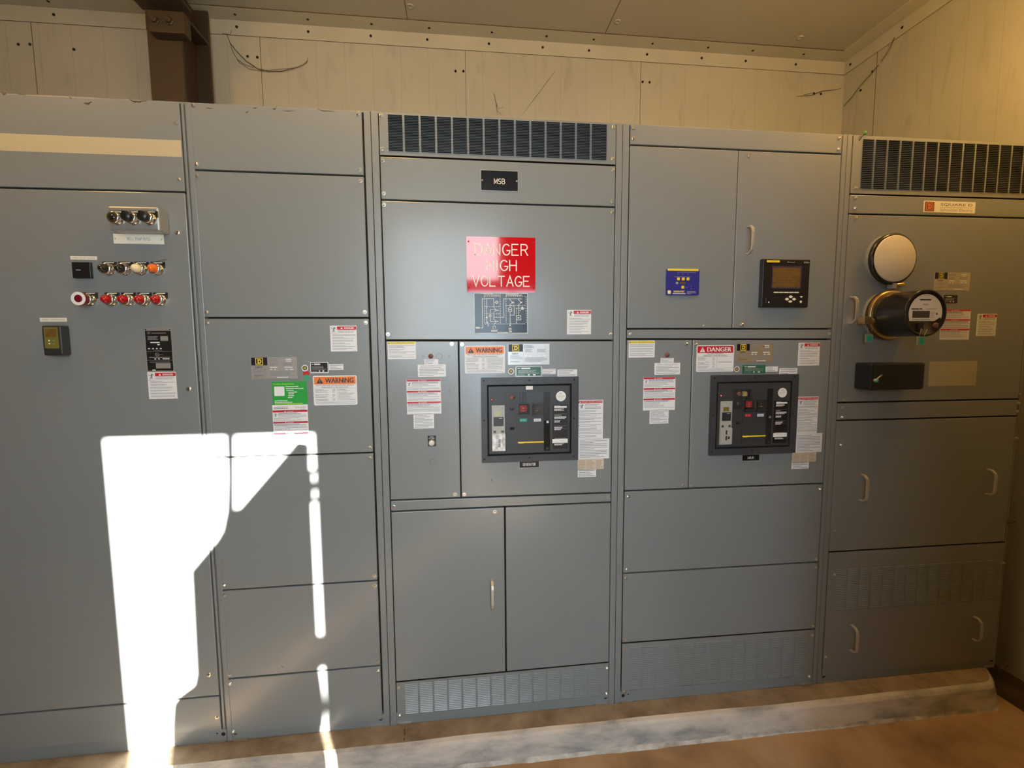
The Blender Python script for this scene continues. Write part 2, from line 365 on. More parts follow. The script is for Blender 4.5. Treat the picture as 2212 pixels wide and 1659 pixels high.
# angle flashing along the ceiling line
b = MB(); zt = ZC
b.box(XL, XR, YB - .004, YB, ZC - .085, ZC, m_trim); b.box(XL, XR, YB - .11, YB - .004, ZC - .004, ZC, m_trim)
b.box(XL, XR, YB - .0045, YB - .003, ZC - .0865, ZC - .085, m_dirt); b.box(XL, XR - .06, YB - .1115, YB - .11, ZC - .0035, ZC, m_dirt)
trim1 = struct(b.build('trim_1'))
b = MB(); b.box(XR - .004, XR, YF, YB - .004, ZC - .085, ZC, m_trim); b.box(XR - .11, XR - .004, YF, YB - .11, ZC - .004, ZC, m_trim)
b.box(XR - .0045, XR - .003, YF, YB - .004, ZC - .0865, ZC - .085, m_dirt)
trim2 = struct(b.build('trim_2'))
def screwhead(parent, x, z, y, proto=[None]):
    if proto[0] is None or True:
        pass
dots = None
def rivet(parent, loc, axis):
    global dots
    if dots is None:
        t = MB(); t.lathe(0, 0, [(.0075, .002), (.0075, -.002), (.004, -.004)], m_hole, 8); dots = t
    t = MB()
    for v in dots.v:
        pass
    t.mats = dots.mats[:]; t.f = dots.f[:]; t.m = dots.m[:]; t.sm = dots.sm[:]
    if axis == 'y': t.v = [(v[0] + loc[0], v[1] + loc[1], v[2] + loc[2]) for v in dots.v]
    elif axis == 'z': t.v = [(v[0] + loc[0], v[2] + loc[1], v[1] + loc[2]) for v in dots.v]
    else: t.v = [(v[1] + loc[0], v[0] + loc[1], v[2] + loc[2]) for v in dots.v]
    return t.build('trim_screw', parent)
for px, py in ((117, 25), (512, 56), (666, 62), (801, 72), (923, 80), (1056, 91), (1172, 98), (1272, 105), (1397, 114), (1515, 122), (1610, 129), (1718, 137)):
    x, z = W(px, py, YB); rivet(trim1, (x, YB - .005, ZC - .04), 'y'); rivet(trim1, (x + .015, YB - .055, ZC - .004), 'z')
for px, py in ((40, 96), (65, 96), (160, 107), (535, 122), (556, 124), (984, 154), (1001, 154), (1388, 177), (1403, 178), (1758, 202), (1773, 203)):
    x, z = W(px, py, YB); rivet(wall_back, (x, YB - .001, z), 'y')
for y_, z_ in ((1.22, 3.34), (.86, 3.34), (.45, 3.34), (1.05, 3.20), (1.13, 3.13), (1.05, 2.72)):
    rivet(trim2, (XR - .005 if z_ > 3.3 else XR - .001, y_, z_), 'x')
for x_, y_ in ((-.245, 1.05), (.952, 1.05), (2.13, 1.07)):
    t = MB(); t.v = []; t.lathe(0, 0, [(.019, .003), (.019, -.003), (.012, -.004), (.011, -.002)], m_ceil, 14)
    t.v = [(v[0] + x_, v[2] + y_, v[1] + ZC - .002) for v in t.v]; t.build('ceiling_washer', ceil)

# concrete housekeeping pad
def wob(x, s=1.0): return s * (.5 * math.sin(x * 3.1) + .3 * math.sin(x * 7.7 + 1) + .2 * math.sin(x * 17.3 + 2))
b = MB(); xs = [-3.25 + i * 0.02 for i in range(int((2.40 + 3.25) / .02) + 1)]
rows = []
for i, x in enumerate(xs):
    e = max(0.0, (x - 2.28)) / .12; back = .10 * e * e; w = wob(x, .005)
    rows.append([(x, 1.2, -.0006), (x, .02, -.0006), (x, -.078 + back + w, -.0012), (x, -.092 + back + w, -.006), (x, -.100 + back + w, -.016), (x, -.108 + back + w * 1.3, -.045),
                 (x, -.117 + back + w, -.086 + wob(x * 4, .004)), (x, -.121 + back + wob(x * 2, .003), -.096), (x, -.126 + back + wob(x * 5, .005), ZF - .004)])
seg = [m_padtop, m_padtop, m_padface, m_padface, m_padface, m_padface, m_padlime, m_padlime]
for i in range(len(rows) - 1):
    for k in range(8): b.add([rows[i][k], rows[i][k + 1], rows[i + 1][k + 1], rows[i + 1][k]], [(0, 1, 2, 3)], seg[k], True)
last = rows[-1]
for k in range(8): b.add([last[k], last[k + 1], (last[k + 1][0], 1.2, ZF - .004), (last[k][0], 1.2, ZF - .004)], [(0, 1, 2, 3)], m_padface)
pad = b.build('concrete_pad'); tag(pad, 'low concrete plinth under the grey cabinets with a pale chalky lower edge', 'plinth')
# gap shade painted as a dark floor sheet between pad end and wall
fl = bpy.data.objects['floor']; b = MB(); P = [(2.40, -.16), (2.47, -.20), (2.56, -.17), (2.615, -.22), (2.615, .9), (2.40, .9)]
b.add([(x, y, ZF + .0012) for x, y in P], [(0, 1, 2, 3, 4, 5)], m_gapshade); b.build('floor_gap_shade', fl)
for px, py0, py1 in ((873, 1592, 1622), (874, 1572, 1588), (926, 1604, 1618), (1252, 1562, 1572)):
    b = MB(); Q = []
    for t in (0, .25, .5, .75, 1):
        d = rt * ((px - 1106) / F_PX) + up * (-(py0 + (py1 - py0) * t - 829.5) / F_PX) + fw; k = (0.0015 - CAM.z) / d.z; p = CAM + d * k; Q.append((p.x, p.y))
    if Q[-1][1] < -.075: Q = [(x, max(y, -.074 + i * .0001)) for i, (x, y) in enumerate(Q)]
    w_ = [.001, .003, .0018, .0035, .001]; b.add([(x - w, y, -.0001) for (x, y), w in zip(Q, w_)] + [(x + w, y, -.0001) for (x, y), w in zip(Q, w_)], [(i, i + 1, 6 + i, 5 + i) for i in range(4)], m_dirt); b.build('drip_stain', pad)
# steel column with rafter
col = thing('steel_column', 'dark brown steel column with bolted knee plate rising behind the cabinets to the ceiling', 'column', (-1.455, 1.07, 0.0))
b = MB(); xa, _ = W(333, 150, .93); xb, _ = W(400, 200, .93)
XC0, XC1 = -1.545, -1.385
b.box(XC0, XC1, .925, .94, 0, 3.2, m_steelbrown); b.box(XC0, XC1 + .0, 1.203, 1.218, 0, ZC, m_steelbrown)
b.box((XC0 + XC1) / 2 - .006, (XC0 + XC1) / 2 + .006, .94, 1.203, 0, ZC, m_steelbrown); b.build('column_shaft', col)
b = MB(); z0 = W(350, 72, .87)[1]; z1 = W(350, 25, .87)[1]
b.box(-1.50, -1.335, .86, .925, z0, z1, m_steelbrown); b.build('knee_plate', col, bevel=.004)
for px, py in ((333, 42), (364, 43)):
    x, z = W(px, py, .85); b = MB(); b.lathe(x, z, [(.020, .86), (.020, .855), (.0155, .853), (.0155, .838), (.012, .835)], m_steelbrown, 6, False); b.build('bolt', col)
b = MB(); b.box(-1.56, -1.33, -2.0, .93, 3.19, 3.205, m_steelbrown); b.box(-1.45, -1.438, -2.0, .93, 3.2, ZC, m_steelbrown)
b.prism([(-1.545, 3.195), (-1.385, 3.195), (-1.385, 3.21), (-1.545, 3.21)], 1.2, .93, m_steelbrown)
b.box(-1.55, -1.375, .93, .945, 3.10, ZC, m_steelbrown); b.build('rafter', col)

# cobwebs
def web(name, pts, y, r, label, extra=()):
    b = MB(); P = [(*W(px, py, y),) for px, py in pts]; P = [(x, y, z) for x, z in P]
    Q = []
    for i in range(len(P) - 1):
        for k in range(4):
            t = k / 4; Q.append(tuple(P[i][j] * (1 - t) + P[i + 1][j] * t + (random.uniform(-.0012, .0012) if j != 1 else 0) for j in range(3)))
    Q.append(P[-1]); b.tube(Q, lambda t: r * (.35 + .55 * math.sin(math.pi * min(.98, t + .02))), m_web, 4)
    for e in extra:
        E_ = [(x, y, z) for x, z in (W(px, py, y) for px, py in e)]; b.tube(E_, r * .45, m_web, 4)
    o = b.build(name); tag(o, label, 'cobweb'); return o
web('cobweb', [(489, 72), (497, 92), (512, 112), (533, 133), (556, 148), (580, 154), (605, 154), (633, 148), (655, 140), (665, 131)], YB - .012, .0028,
    'curved dusty cobweb strand drooping on the wall just beside the steel column', ([(497, 92), (503, 112), (516, 134), (540, 150), (575, 153)], [(512, 128), (530, 140), (548, 146)], [(480, 72), (497, 75), (500, 66)], [(560, 153), (600, 150), (640, 146)], [(655, 140), (662, 135), (665, 125)]))
web('cobweb', [(1200, 152), (1165, 200), (1127, 249)], YB - .012, .0013, 'single straight slanting cobweb thread on the wall above the wide vent grille')
web('cobweb', [(1066, 200), (1071, 220), (1075, 248)], YB - .012, .0022, 'short upright tuft of cobweb on the wall above the wide vent grille', ([(1071, 220), (1076, 235), (1086, 232)], [(1075, 240), (1084, 248)]))
web('cobweb', [(1722, 208), (1753, 206), (1775, 197), (1800, 194), (1818, 191)], YB - .012, .0026, 'wavy dusty cobweb strand leading into the corner of the room', ([(1735, 205), (1760, 200)],))
b = MB(); P = [(XR - .01, y_, z_) for y_, z_ in ((1.25, 3.09), (1.18, 3.12), (1.12, 3.16), (1.06, 3.18), (1.0, 3.21))]; b.tube(P, .003, m_web, 4)
P = [(XR - .01, y_, z_) for y_, z_ in ((.98, 3.22), (.93, 3.26), (.90, 3.31))]; b.tube(P, .0025, m_web, 4)
tag(b.build('cobweb'), 'rising cobweb strand on the side wall just past the room corner', 'cobweb')

# ---------------------------------------------------------------- cabinet helpers
def HL(p, q):                                # horizontal seam through two photo points on the panel plane
    (xa, za), (xb, zb) = W(*p), W(*q); k = (zb - za) / (xb - xa)
    return lambda x: za + (x - xa) * k
G = .0030
def panel(sec, x0, x1, ht, hb, name='panel', label=None, thick=.022, y=0.0, mat_=None):
    b = MB(); b.prism([(x0, hb(x0) + G), (x1, hb(x1) + G), (x1, ht(x1) - G), (x0, ht(x0) - G)], y + thick, y, mat_ or m_paint)
    o = b.build(name, sec, bevel=.0022)
    if label: o['label'] = label
    return o
scr = {}
def screw(parent, x, z, y=0.0, kind='hex', r=.0058):
    key = (kind, r)
    if key not in scr:
        b = MB()
        if kind == 'hex':
            b.lathe(0, 0, [(r * 1.25, .001), (r * 1.25, -.0015)], m_zinc, 14, False); b.lathe(0, 0, [(r * .85, 0), (r * .85, -.0055), (r * .5, -.0068)], m_zinc, 6, False)
        else:
            b.lathe(0, 0, [(r * 1.15, .001), (r * 1.15, -.003), (r * .9, -.0045)], m_zinc, 16); b.box(-r * .14, r * .14, -.0047, -.004, -r * .9, r * .9, m_dark)
        o = b.build('screw', None); scr[key] = o.data; bpy.data.objects.remove(o)
    o = bpy.data.objects.new('screw', scr[key]); C.objects.link(o); o.parent = parent
    o.location = Vector((x, y, z)) - Vector(parent['_org']); o.rotation_euler = (0, random.uniform(0, 1), 0)
def screws_px(parent, pts, kind='hex', r=.0058):
    for p in pts: x, z = W(*p); screw(parent, x, z, 0, kind, r)
def handle(parent, pa, pb, dep=.034, w=.011):
    (xa, za), (xb, zb) = W(*pa), W(*pb); x = (xa + xb) / 2; zt, zb_ = max(za, zb), min(za, zb)
    pts = [(x, 0, zt), (x, -dep * .55, zt - .002), (x, -dep * .9, zt - .012), (x, -dep, zt - .026), (x, -dep, (zt + zb_) / 2), (x, -dep, zb_ + .026), (x, -dep * .9, zb_ + .012), (x, -dep * .55, zb_ + .002), (x, 0, zb_)]
    b = MB(); vs = []; fs = []; t = .0035
    for i, p in enumerate(pts):
        a = Vector(pts[max(i - 1, 0)]); c = Vector(pts[min(i + 1, 8)]); d = (c - a).normalized(); n = Vector((1, 0, 0)).cross(d)
        for sx, sn in ((-1, -1), (1, -1), (1, 1), (-1, 1)): vs.append(tuple(Vector(p) + Vector((sx * w / 2, 0, 0)) + n * sn * t))
    for i in range(8):
        for k in range(4): l = (k + 1) % 4; fs.append((i * 4 + k, i * 4 + l, i * 4 + 4 + l, i * 4 + 4 + k))
    b.add(vs, fs + [(3, 2, 1, 0), (32, 33, 34, 35)], m_alu); return b.build('handle', parent, bevel=.0012)
def vent(sec, x0, x1, ht, hb, vx0, vx1, vt, vb, ncol, nrow, name='vent_panel', gapf=.13, shallow=False):
    # sheet with louvred columns: each louvre leans outward towards its lower lip
    b = MB(); T = lambda x: ht(x) - G; B_ = lambda x: hb(x) + G
    q = lambda a, c, lo0, lo1, hi0, hi1: b.prism([(a, lo0), (c, lo1), (c, hi1), (a, hi0)], .004, 0, m_paint)
    q(x0, x1, vt(x0), vt(x1), T(x0), T(x1)); q(x0, x1, B_(x0), B_(x1), vb(x0), vb(x1))
    q(x0, vx0, vb(x0), vb(vx0), vt(x0), vt(vx0)); q(vx1, x1, vb(vx1), vb(x1), vt(vx1), vt(x1))
    cw = (vx1 - vx0) / ncol
    for c in range(ncol):
        a = vx0 + c * cw; e = a + cw * (1 - gapf) if c < ncol - 1 else vx1
        if c < ncol - 1: q(e, a + cw, vb(e), vb(a + cw), vt(e), vt(a + cw))
        za, zb = vt((a + e) / 2), vb((a + e) / 2); p = (za - zb) / nrow; i0 = .0012
        for r in range(nrow):
            t = za - r * p; l = t - p * .58; d = t - p * .76; e2 = t - p
            if shallow:                      # pressed shut louvres: short lip over a long flat land
                l = t - p * .42; vs = [(a, .0012, t), (e, .0012, t), (e, -.0016, l), (a, -.0016, l), (a, .0016, e2), (e, .0016, e2), (e, .0016, l), (a, .0016, l)]
                b.add(vs, [(3, 2, 1, 0), (4, 5, 6, 7), (2, 3, 7, 6), (0, 3, 7), (1, 6, 2)], m_paint); continue
            vs = [(a, .002, t), (e, .002, t), (e, -.0052, l), (a, -.0052, l), (a, .003, t), (e, .003, t), (e, -.0042, l), (a, -.0042, l)]
            b.add(vs, [(3, 2, 1, 0), (4, 5, 6, 7), (2, 3, 7, 6), (0, 3, 7, 4), (1, 5, 6, 2)], m_paint)
            b.rect(a, e, e2, d, .002, m_paint)
    b.box(vx0 - .004, vx1 + .004, .020, .021, min(vb(vx0), vb(vx1)) - .004, max(vt(vx0), vt(vx1)) + .004, m_dark)
    return b.build(name, sec)
def section(name, label, x0, x1, top, lp, rp, base_top=.05, group='switchgear sections', depth=.9):
    s = thing(name, label, 'electrical cabinet', ((x0 + x1) / 2, depth / 2, 0), group)
    b = MB()
    b.box(x0 + .001, x1 - .001, .032, depth, .012, top - .006, m_paint)          # enclosure body
    b.box(x0 + .012, x1 - .012, .026, .034, .05, top - .012, m_dark)              # shadow gap behind the covers
    b.build('enclosure', s)
    b = MB(); 
    for a, c in ((x0, x0 + lp), (x1 - rp, x1)): b.box(a + .0008, c, .001, .045, .0, top, m_paint)
    b.box(x0 + .001, x1 - .001, .003, .045, 0, base_top, m_paint); b.box(x0 + .001, x1 - .001, .003, .045, top - .006, top, m_paint)
    b.build('frame', s, bevel=.0018)
    for hx in (x0 + lp + .012, x1 - rp - .012):
        b = MB(); b.disc(hx, base_top * .62, .0075, .0024, m_hole, 12); b.disc(hx + (.022 if hx < (x0 + x1) / 2 else -.022), base_top * .72, .003, .0024, m_hole, 8); b.build('mounting_hole', s)
    for hx in (x0 + lp + .03, x1 - rp - .03): b = MB(); b.box(hx - .025, hx + .025, -.003, .003, 0, .007, m_zinc); b.build('anchor_plate', s)
    return s

# ---------------------------------------------------------------- label printers (all drawn as thin layers on a sticker)
Y0, YL, YT = -.0007, -.0010, -.0013
def corners(p, q, y=0.0):
    (xa, za), (xb, zb) = W(*p, y), W(*q, y); return min(xa, xb), max(xa, xb), min(za, zb), max(za, zb)
def tri(b, cx, cz, h, m, m2):
    b.flat([(cx - h * .58, cz - h / 2), (cx + h * .58, cz - h / 2), (cx, cz + h / 2)], YT, m)
    if m2:
        b.rect(cx - h * .05, cx + h * .05, cz - h * .18, cz + h * .22, YT - .0002, m2); b.rect(cx - h * .05, cx + h * .05, cz - h * .38, cz - h * .28, YT - .0002, m2)
def shockman(b, x0, x1, z0, z1):
    w, h = x1 - x0, z1 - z0; P = lambda u, v: (x0 + u * w, z0 + v * h); s = w * .07
    b.disc(*P(.60, .82), w * .09, YT, m_inkd, 8)
    b.poly([P(.62, .75), P(.55, .48)], s * 2, YT, m_inkd); b.poly([P(.55, .48), P(.30, .15)], s * 1.3, YT, m_inkd); b.poly([P(.55, .48), P(.62, .12)], s * 1.3, YT, m_inkd)
    b.poly([P(.60, .70), P(.85, .85)], s, YT, m_inkd); b.poly([P(.60, .68), P(.30, .60), P(.12, .78)], s, YT, m_inkd); b.poly([P(.9, .62), P(.6, .92), P(.1, .9)], s * .6, YT, m_ink)
def lab_base(b, x0, x1, z0, z1, m=m_white, r=.0): 
    (b.rrect(x0, x1, z0, z1, r, 0.0, Y0, m) if r else b.box(x0, x1, Y0, 0.0002, z0, z1, m))
def danger_small(parent, p, q, white=m_white):
    x0, x1, z0, z1 = corners(p, q); w, h = x1 - x0, z1 - z0; b = MB(); lab_base(b, x0, x1, z0, z1, white)
    b.rect(x0 + w * .27, x1 - w * .01, z1 - h * .16, z1 - h * .03, YL, m_red)
    b.text('DANGER', x0 + w * .72, z1 - h * .095, h * .07, YT, white, width=w * .36, bold=w * .004); tri(b, x0 + w * .44, z1 - h * .095, h * .08, white, None)
    shockman(b, x0 + w * .02, x0 + w * .25, z1 - h * .28, z1 - h * .04)
    b.rect(x0, x0 + w * .26, z1 - h * .30, z1 - h * .293, YT, m_ink)
    b.text('HAZARD OF ELECTRIC SHOCK,', x0 + w * .30, z1 - h * .205, h * .038, YT, m_inkd, width=w * .64, align='l')
    b.text('EXPLOSION OR ARC FLASH', x0 + w * .30, z1 - h * .255, h * .038, YT, m_inkd, width=w * .58, align='l')
    z = z1 - h * .33
    for k, (n, l) in enumerate(((2, .97), (2, .9), (2, .86), (2, .84), (2, .95), (2, .93))):
        b.para(x0 + w * .08, x0 + w * l, z - h * .072, z, n, YT, m_ink, .42, .5, w * .06); z -= h * .107
    b.rect(x0 + w * .88, x1 - w * .05, z0 + h * .02, z0 + h * .03, YT, m_ink)
    return b.build('danger_label', parent)
def danger_triple(parent, p, q, white=m_white, n=3):
    x0, x1, z0, z1 = corners(p, q); w, h = x1 - x0, z1 - z0; b = MB(); lab_base(b, x0, x1, z0, z1, white)
    b.rect(x0, x1, z1 - h * .006, z1, YL, m_red)
    for k in range(3):
        t = z1 - h * (.01 + k * .315)
        b.rect(x0 + w * .01, x1 - w * .01, t - h * .048, t, YL, m_red)
        b.text(('DANGER', 'PELIGRO', 'DANGER')[k], x0 + w * .50, t - h * .025, h * .026, YT, white, width=w * .17); tri(b, x0 + w * .36, t - h * .025, h * .036, white, None)
        if k == 0: shockman(b, x0 + w * .02, x0 + w * .14, t - h * .19, t - h * .07)
        ind = .16 if k == 0 else .03
        b.para(x0 + w * ind, x1 - w * .08, t - h * .115, t - h * .058, 2, YT, m_inkd, .4, .3, w * .05)
        b.para(x0 + w * ind, x1 - w * .04, t - h * .19, t - h * .12, 2, YT, m_ink, .34, .6, w * .05)
        b.para(x0 + w * .03, x1 - w * .04, t - h * .29, t - h * .195, 3, YT, m_ink, .34, .6, w * .05)
    return b.build('danger_label', parent)
def caution(parent, p, q):
    x0, x1, z0, z1 = corners(p, q); w, h = x1 - x0, z1 - z0; b = MB(); lab_base(b, x0, x1, z0, z1, m_white, .002)
    b.rect(x0 + w * .01, x1 - w * .01, z1 - h * .15, z1 - h * .02, YL, m_yellow)
    b.text('CAUTION / PRECAUCIÓN / ATTENTION', x0 + w * .10, z1 - h * .085, h * .07, YT, m_inkd, width=w * .84, align='l'); tri(b, x0 + w * .05, z1 - h * .085, h * .08, m_inkd, None)
    z = z1 - h * .19
    for n in (3, 4, 3): b.para(x0 + w * .04, x1 - w * .04, z - n * h * .065, z, n, YT, m_ink, .34, .6, w * .05); z -= n * h * .065 + h * .04
    return b.build('caution_label', parent)
def arc_label(parent, p, q, word, hm, txt, line1, line2):
    x0, x1, z0, z1 = corners(p, q); w, h = x1 - x0, z1 - z0; b = MB(); lab_base(b, x0, x1, z0, z1, m_white, .005)
    b.rect(x0 + w * .025, x1 - w * .025, z1 - h * .29, z1 - h * .035, YL, hm)
    b.text(word, x0 + w * .60, z1 - h * .163, h * .165, YT, txt, width=w * .64, bold=w * .0045)
    tri(b, x0 + w * .155, z1 - h * .163, h * .19, txt, hm)
    b.text(line1, x0 + w * .5, z1 - h * .325, h * .042, YT, m_inkd, width=w * (.88 if len(line1) > 25 else .44)); b.text(line2, x0 + w * .5, z1 - h * .395, h * .045, YT, m_inkd, width=w * .62)
    b.rect(x0 + w * .02, x1 - w * .02, z1 - h * .432, z1 - h * .426, YT, m_ink); b.rect(x0 + w * .545, x0 + w * .551, z0 + h * .13, z1 - h * .43, YT, m_ink)
    b.rect(x0 + w * .02, x1 - w * .02, z0 + h * .125, z0 + h * .131, YT, m_ink)
    for k, (za, n) in enumerate(((.45, 3), (.62, 3), (.77, 2))):
        b.para(x0 + w * .04, x0 + w * .34, z1 - h * (za + n * .042), z1 - h * za, n, YT, m_ink, .38, .4, w * .04)
        b.para(x0 + w * .43, x0 + w * .50, z1 - h * (za + n * .042), z1 - h * za, n, YT, m_ink, .38, .4, w * .03)
    if word == 'WARNING': b.para(x0 + w * .57, x1 - w * .05, z1 - h * .84, z1 - h * .45, 9, YT, m_ink, .34, .7, w * .04)
    else: b.para(x0 + w * .58, x1 - w * .05, z1 - h * .66, z1 - h * .62, 1, YT, m_ink, .6, .1, w * .05)
    b.para(x0 + w * .05, x1 - w * .05, z0 + h * .03, z0 + h * .11, 2, YT, m_ink, .3, .3, w * .05)
    return b.build('warning_label' if word == 'WARNING' else 'danger_label', parent)
def dlogo(b, cx, cz, s, y=YT, m=None, bgm=None):
    m = m or m_yellow; bgm = bgm or m_navy
    b.rect(cx - s, cx + s, cz - s, cz + s, y, m); b.rect(cx - s * .82, cx + s * .82, cz - s * .82, cz + s * .82, y - .0002, bgm)
    d = [(-.55, -.6), (.3, -.6), (.6, -.3), (.6, .3), (.3, .6), (-.55, .6), (-.55, .42), (-.38, .42), (-.38, -.42), (-.55, -.42)]
    b.flat([(cx + u * s, cz + v * s) for u, v in d], y - .0004, m); b.rect(cx - s * .12, cx + s * .3, cz - s * .28, cz + s * .28, y - .0006, bgm)
def qed_plate(parent, p, q, m=m_silver, ink=m_ink):
    x0, x1, z0, z1 = corners(p, q); w, h = x1 - x0, z1 - z0; b = MB(); lab_base(b, x0, x1, z0, z1, m)
    b.rect(x0 + w * .012, x0 + w * .36, z1 - h * .37, z1 - h * .01, YL, m_navy); dlogo(b, x0 + w * .185, z1 - h * .19, h * .165)
    b.text('QED', x0 + w * .17, z1 - h * .46, h * .09, YT, m_inkd, width=w * .15, bold=w * .002)
    b.text('SQUARE D', x0 + w * .18, z0 + h * .15, h * .06, YT, m_inkd, width=w * .24)
    b.rect(x0 + w * .02, x0 + w * .36, z0 + h * .265, z0 + h * .275, YT, ink); b.rect(x0 + w * .365, x0 + w * .37, z0, z1 - h * .37, YT, ink)
    b.para(x0 + w * .05, x0 + w * .34, z0 + h * .30, z0 + h * .48, 4, YT, ink, .4, .4, w * .03)
    b.para(x0 + w * .38, x0 + w * .62, z1 - h * .22, z1 - h * .04, 3, YT, ink, .55, .2, w * .03); b.para(x0 + w * .40, x0 + w * .58, z1 - h * .40, z1 - h * .25, 3, YT, ink, .5, .3, w * .03)
    b.para(x0 + w * .70, x0 + w * .92, z1 - h * .40, z1 - h * .25, 3, YT, ink, .5, .3, w * .03)
    for u0, u1, v in ((.76, .88, .10), (.76, .88, .19), (.41, .57, .47), (.72, .90, .47), (.41, .46, .57), (.50, .54, .57), (.74, .80, .57), (.84, .92, .57), (.55, .80, .93)):
        b.rect(x0 + w * u0, x0 + w * u1, z1 - h * (v + .025), z1 - h * (v - .02), YT, m_white)
    b.para(x0 + w * .40, x1 - w * .05, z0 + h * .12, z0 + h * .36, 5, YT, ink, .45, .3, w * .04)
    for sx in (x0 + w * .03, x1 - w * .03): b.disc(sx, (z0 + z1) / 2, .0018, YT, m_zinc, 8)
    return b.build('rating_plate', parent)
def small_text(parent, p, q, n=3, m=m_white, ink=m_ink, head=None, name='text_label', r=0, fill=.36):
    x0, x1, z0, z1 = corners(p, q); w, h = x1 - x0, z1 - z0; b = MB(); lab_base(b, x0, x1, z0, z1, m, r)
    t = z1 - h * .06
    if head: b.text(head, (x0 + x1) / 2, z1 - h * .11, h * .07, YT, m_inkd, width=w * .8); t = z1 - h * .2
    b.para(x0 + w * .06, x1 - w * .06, z0 + h * .06, t, n, YT, ink, fill, .5, min(w * .08, .006))
    return b.build(name, parent)
def round_label(parent, p):
    x, z = W(*p); b = MB(); b.lathe(x, z, [(.0135, .0002), (.0135, Y0)], m_inkd, 24, False); b.ring(x, z, .0122, .0085, YL, m_white, 24); dlogo(b, x, z, .0045)
    return b.build('round_label', parent)
def id_plate(parent, p, q, m, edge):
    x0, x1, z0, z1 = corners(p, q); w, h = x1 - x0, z1 - z0; b = MB(); lab_base(b, x0, x1, z0, z1, edge, .0015)
    b.rect(x0 + w * .04, x1 - w * .04, z0 + h * .08, z1 - h * .06, YL, m)
    b.rect(x0 + w * .22, x0 + w * .56, z1 - h * .26, z1 - h * .13, YT, m_white); b.rect(x0 + w * .08, x0 + w * .18, z1 - h * .22, z1 - h * .16, YT, m_white)
    b.para(x0 + w * .10, x1 - w * .10, z0 + h * .30, z1 - h * .34, 4, YT, m_silver, .4, .3, w * .08); b.rect(x0 + w * .46, x0 + w * .54, z0 + h * .12, z0 + h * .24, YT, m_white); b.rect(x0 + w * .66, x0 + w * .76, z0 + h * .12, z0 + h * .24, YT, m_white)
    b.para(x0 + w * .08, x0 + w * .40, z0 + h * .14, z0 + h * .22, 1, YT, m_silver, .6, .1, w * .08)
    return b.build('identification_plate', parent)
def danger_tall(parent, p, q, white=m_white):
    x0, x1, z0, z1 = corners(p, q); w, h = x1 - x0, z1 - z0; b = MB(); lab_base(b, x0, x1, z0, z1, white)
    b.rect(x0 + w * .03, x1 - w * .03, z1 - h * .08, z1 - h * .02, YL, m_red); b.text('DANGER / PELIGRO / DANGER', x0 + w * .55, z1 - h * .05, h * .03, YT, white, width=w * .8); tri(b, x0 + w * .09, z1 - h * .05, h * .04, white, None)
    shockman(b, x0 + w * .04, x0 + w * .26, z1 - h * .22, z1 - h * .10)
    b.para(x0 + w * .28, x1 - w * .08, z1 - h * .23, z1 - h * .10, 4, YT, m_ink, .4, .3, w * .06); z = z1 - h * .25
    for n in (2, 2, 3, 2, 2, 3, 2, 2): b.para(x0 + w * .04, x1 - w * .04, z - n * h * .032, z, n, YT, m_ink, .36, .5, w * .06); z -= n * h * .032 + h * .018
    return b.build('danger_label', parent)
def beige_label(parent, p, q):
    x0, x1, z0, z1 = corners(p, q); w, h = x1 - x0, z1 - z0; b = MB(); lab_base(b, x0, x1, z0, z1, m_beige, .002)
    for u0, u1 in ((.03, .30), (.34, .66), (.70, .97)): b.para(x0 + w * u0, x0 + w * u1, z0 + h * .08, z1 - h * .10, 7, YT, m_tan, .45, .4, w * .05)
    return b.build('text_label', parent)
def tape(parent, p, q, t):
    x0, x1, z0, z1 = corners(p, q); w, h = x1 - x0, z1 - z0; b = MB(); lab_base(b, x0, x1, z0, z1, m_engr); b.text(t, (x0 + x1) / 2, (z0 + z1) / 2, h * .38, YT, m_tan, width=w * .84)
    return b.build('tape_label', parent)

# ================================================================ SECTION 1  (well pump starter)
TOP = 2.32
B12, B23, B34, B45, BE = -.9065, -.2985, .618, 1.539, 2.437
topf = lambda x: TOP + .001
s1 = section('starter_cabinet', 'grey pump starter cabinet with red pilot lights and a cream stripe across its top cover', -2.45, B12, TOP, .02, .0)
XE = -.9235
l1 = HL((0, 405), (397, 415)); l2 = HL((0, 1545), (472, 1503)); bt = lambda x: .047
b = MB(); b.box(XE + .004, XE + .0125, .004, .03, .0, TOP, m_paint); b.build('edge_strip', s1, bevel=.001)
pt = panel(s1, -2.44, XE, topf, l1, 'top_cover')
b = MB(); za, zb = W(0, 287)[1], W(0, 326)[1]; b.box(-2.44, XE - .001, -.0006, .0, zb + .001, za - .001, m_stripe); b.build('cream_stripe', pt)  # thin cream-coloured band laid across the top cover
screws_px(pt, [(381, 267), (388, 387)], r=.004)
d1 = panel(s1, -2.44, XE, l1, l2, 'door'); screws_px(d1, [(384, 503), (409, 840), (452, 1457)], 'slot', .0075)
pb = panel(s1, -2.44, XE, l2, bt, 'base_cover'); screws_px(pb, [(469, 1549)])
tape(d1, (152, 553), (210, 561.5), 'WELL PUMP HOURS'); tape(d1, (86, 686.5), (145, 695), 'WELL AMPERAGE')
x0, x1, z0, z1 = corners((245, 505), (355, 528)); b = MB(); b.box(x0, x1, -.002, .0, z0, z1, m_engr)
b.strokes('WELL PUMP RVSS', (x0 + x1) / 2, (z0 + z1) / 2, (z1 - z0) * .30, (x1 - x0) * .46, .0011, -.0023, m_ink)
for sx in (x0 + .006, x1 - .006): b.disc(sx, (z0 + z1) / 2, .0025, -.0024, m_zinc, 10)
b.build('nameplate', d1)
danger_small(d1, (318, 804), (384, 861))
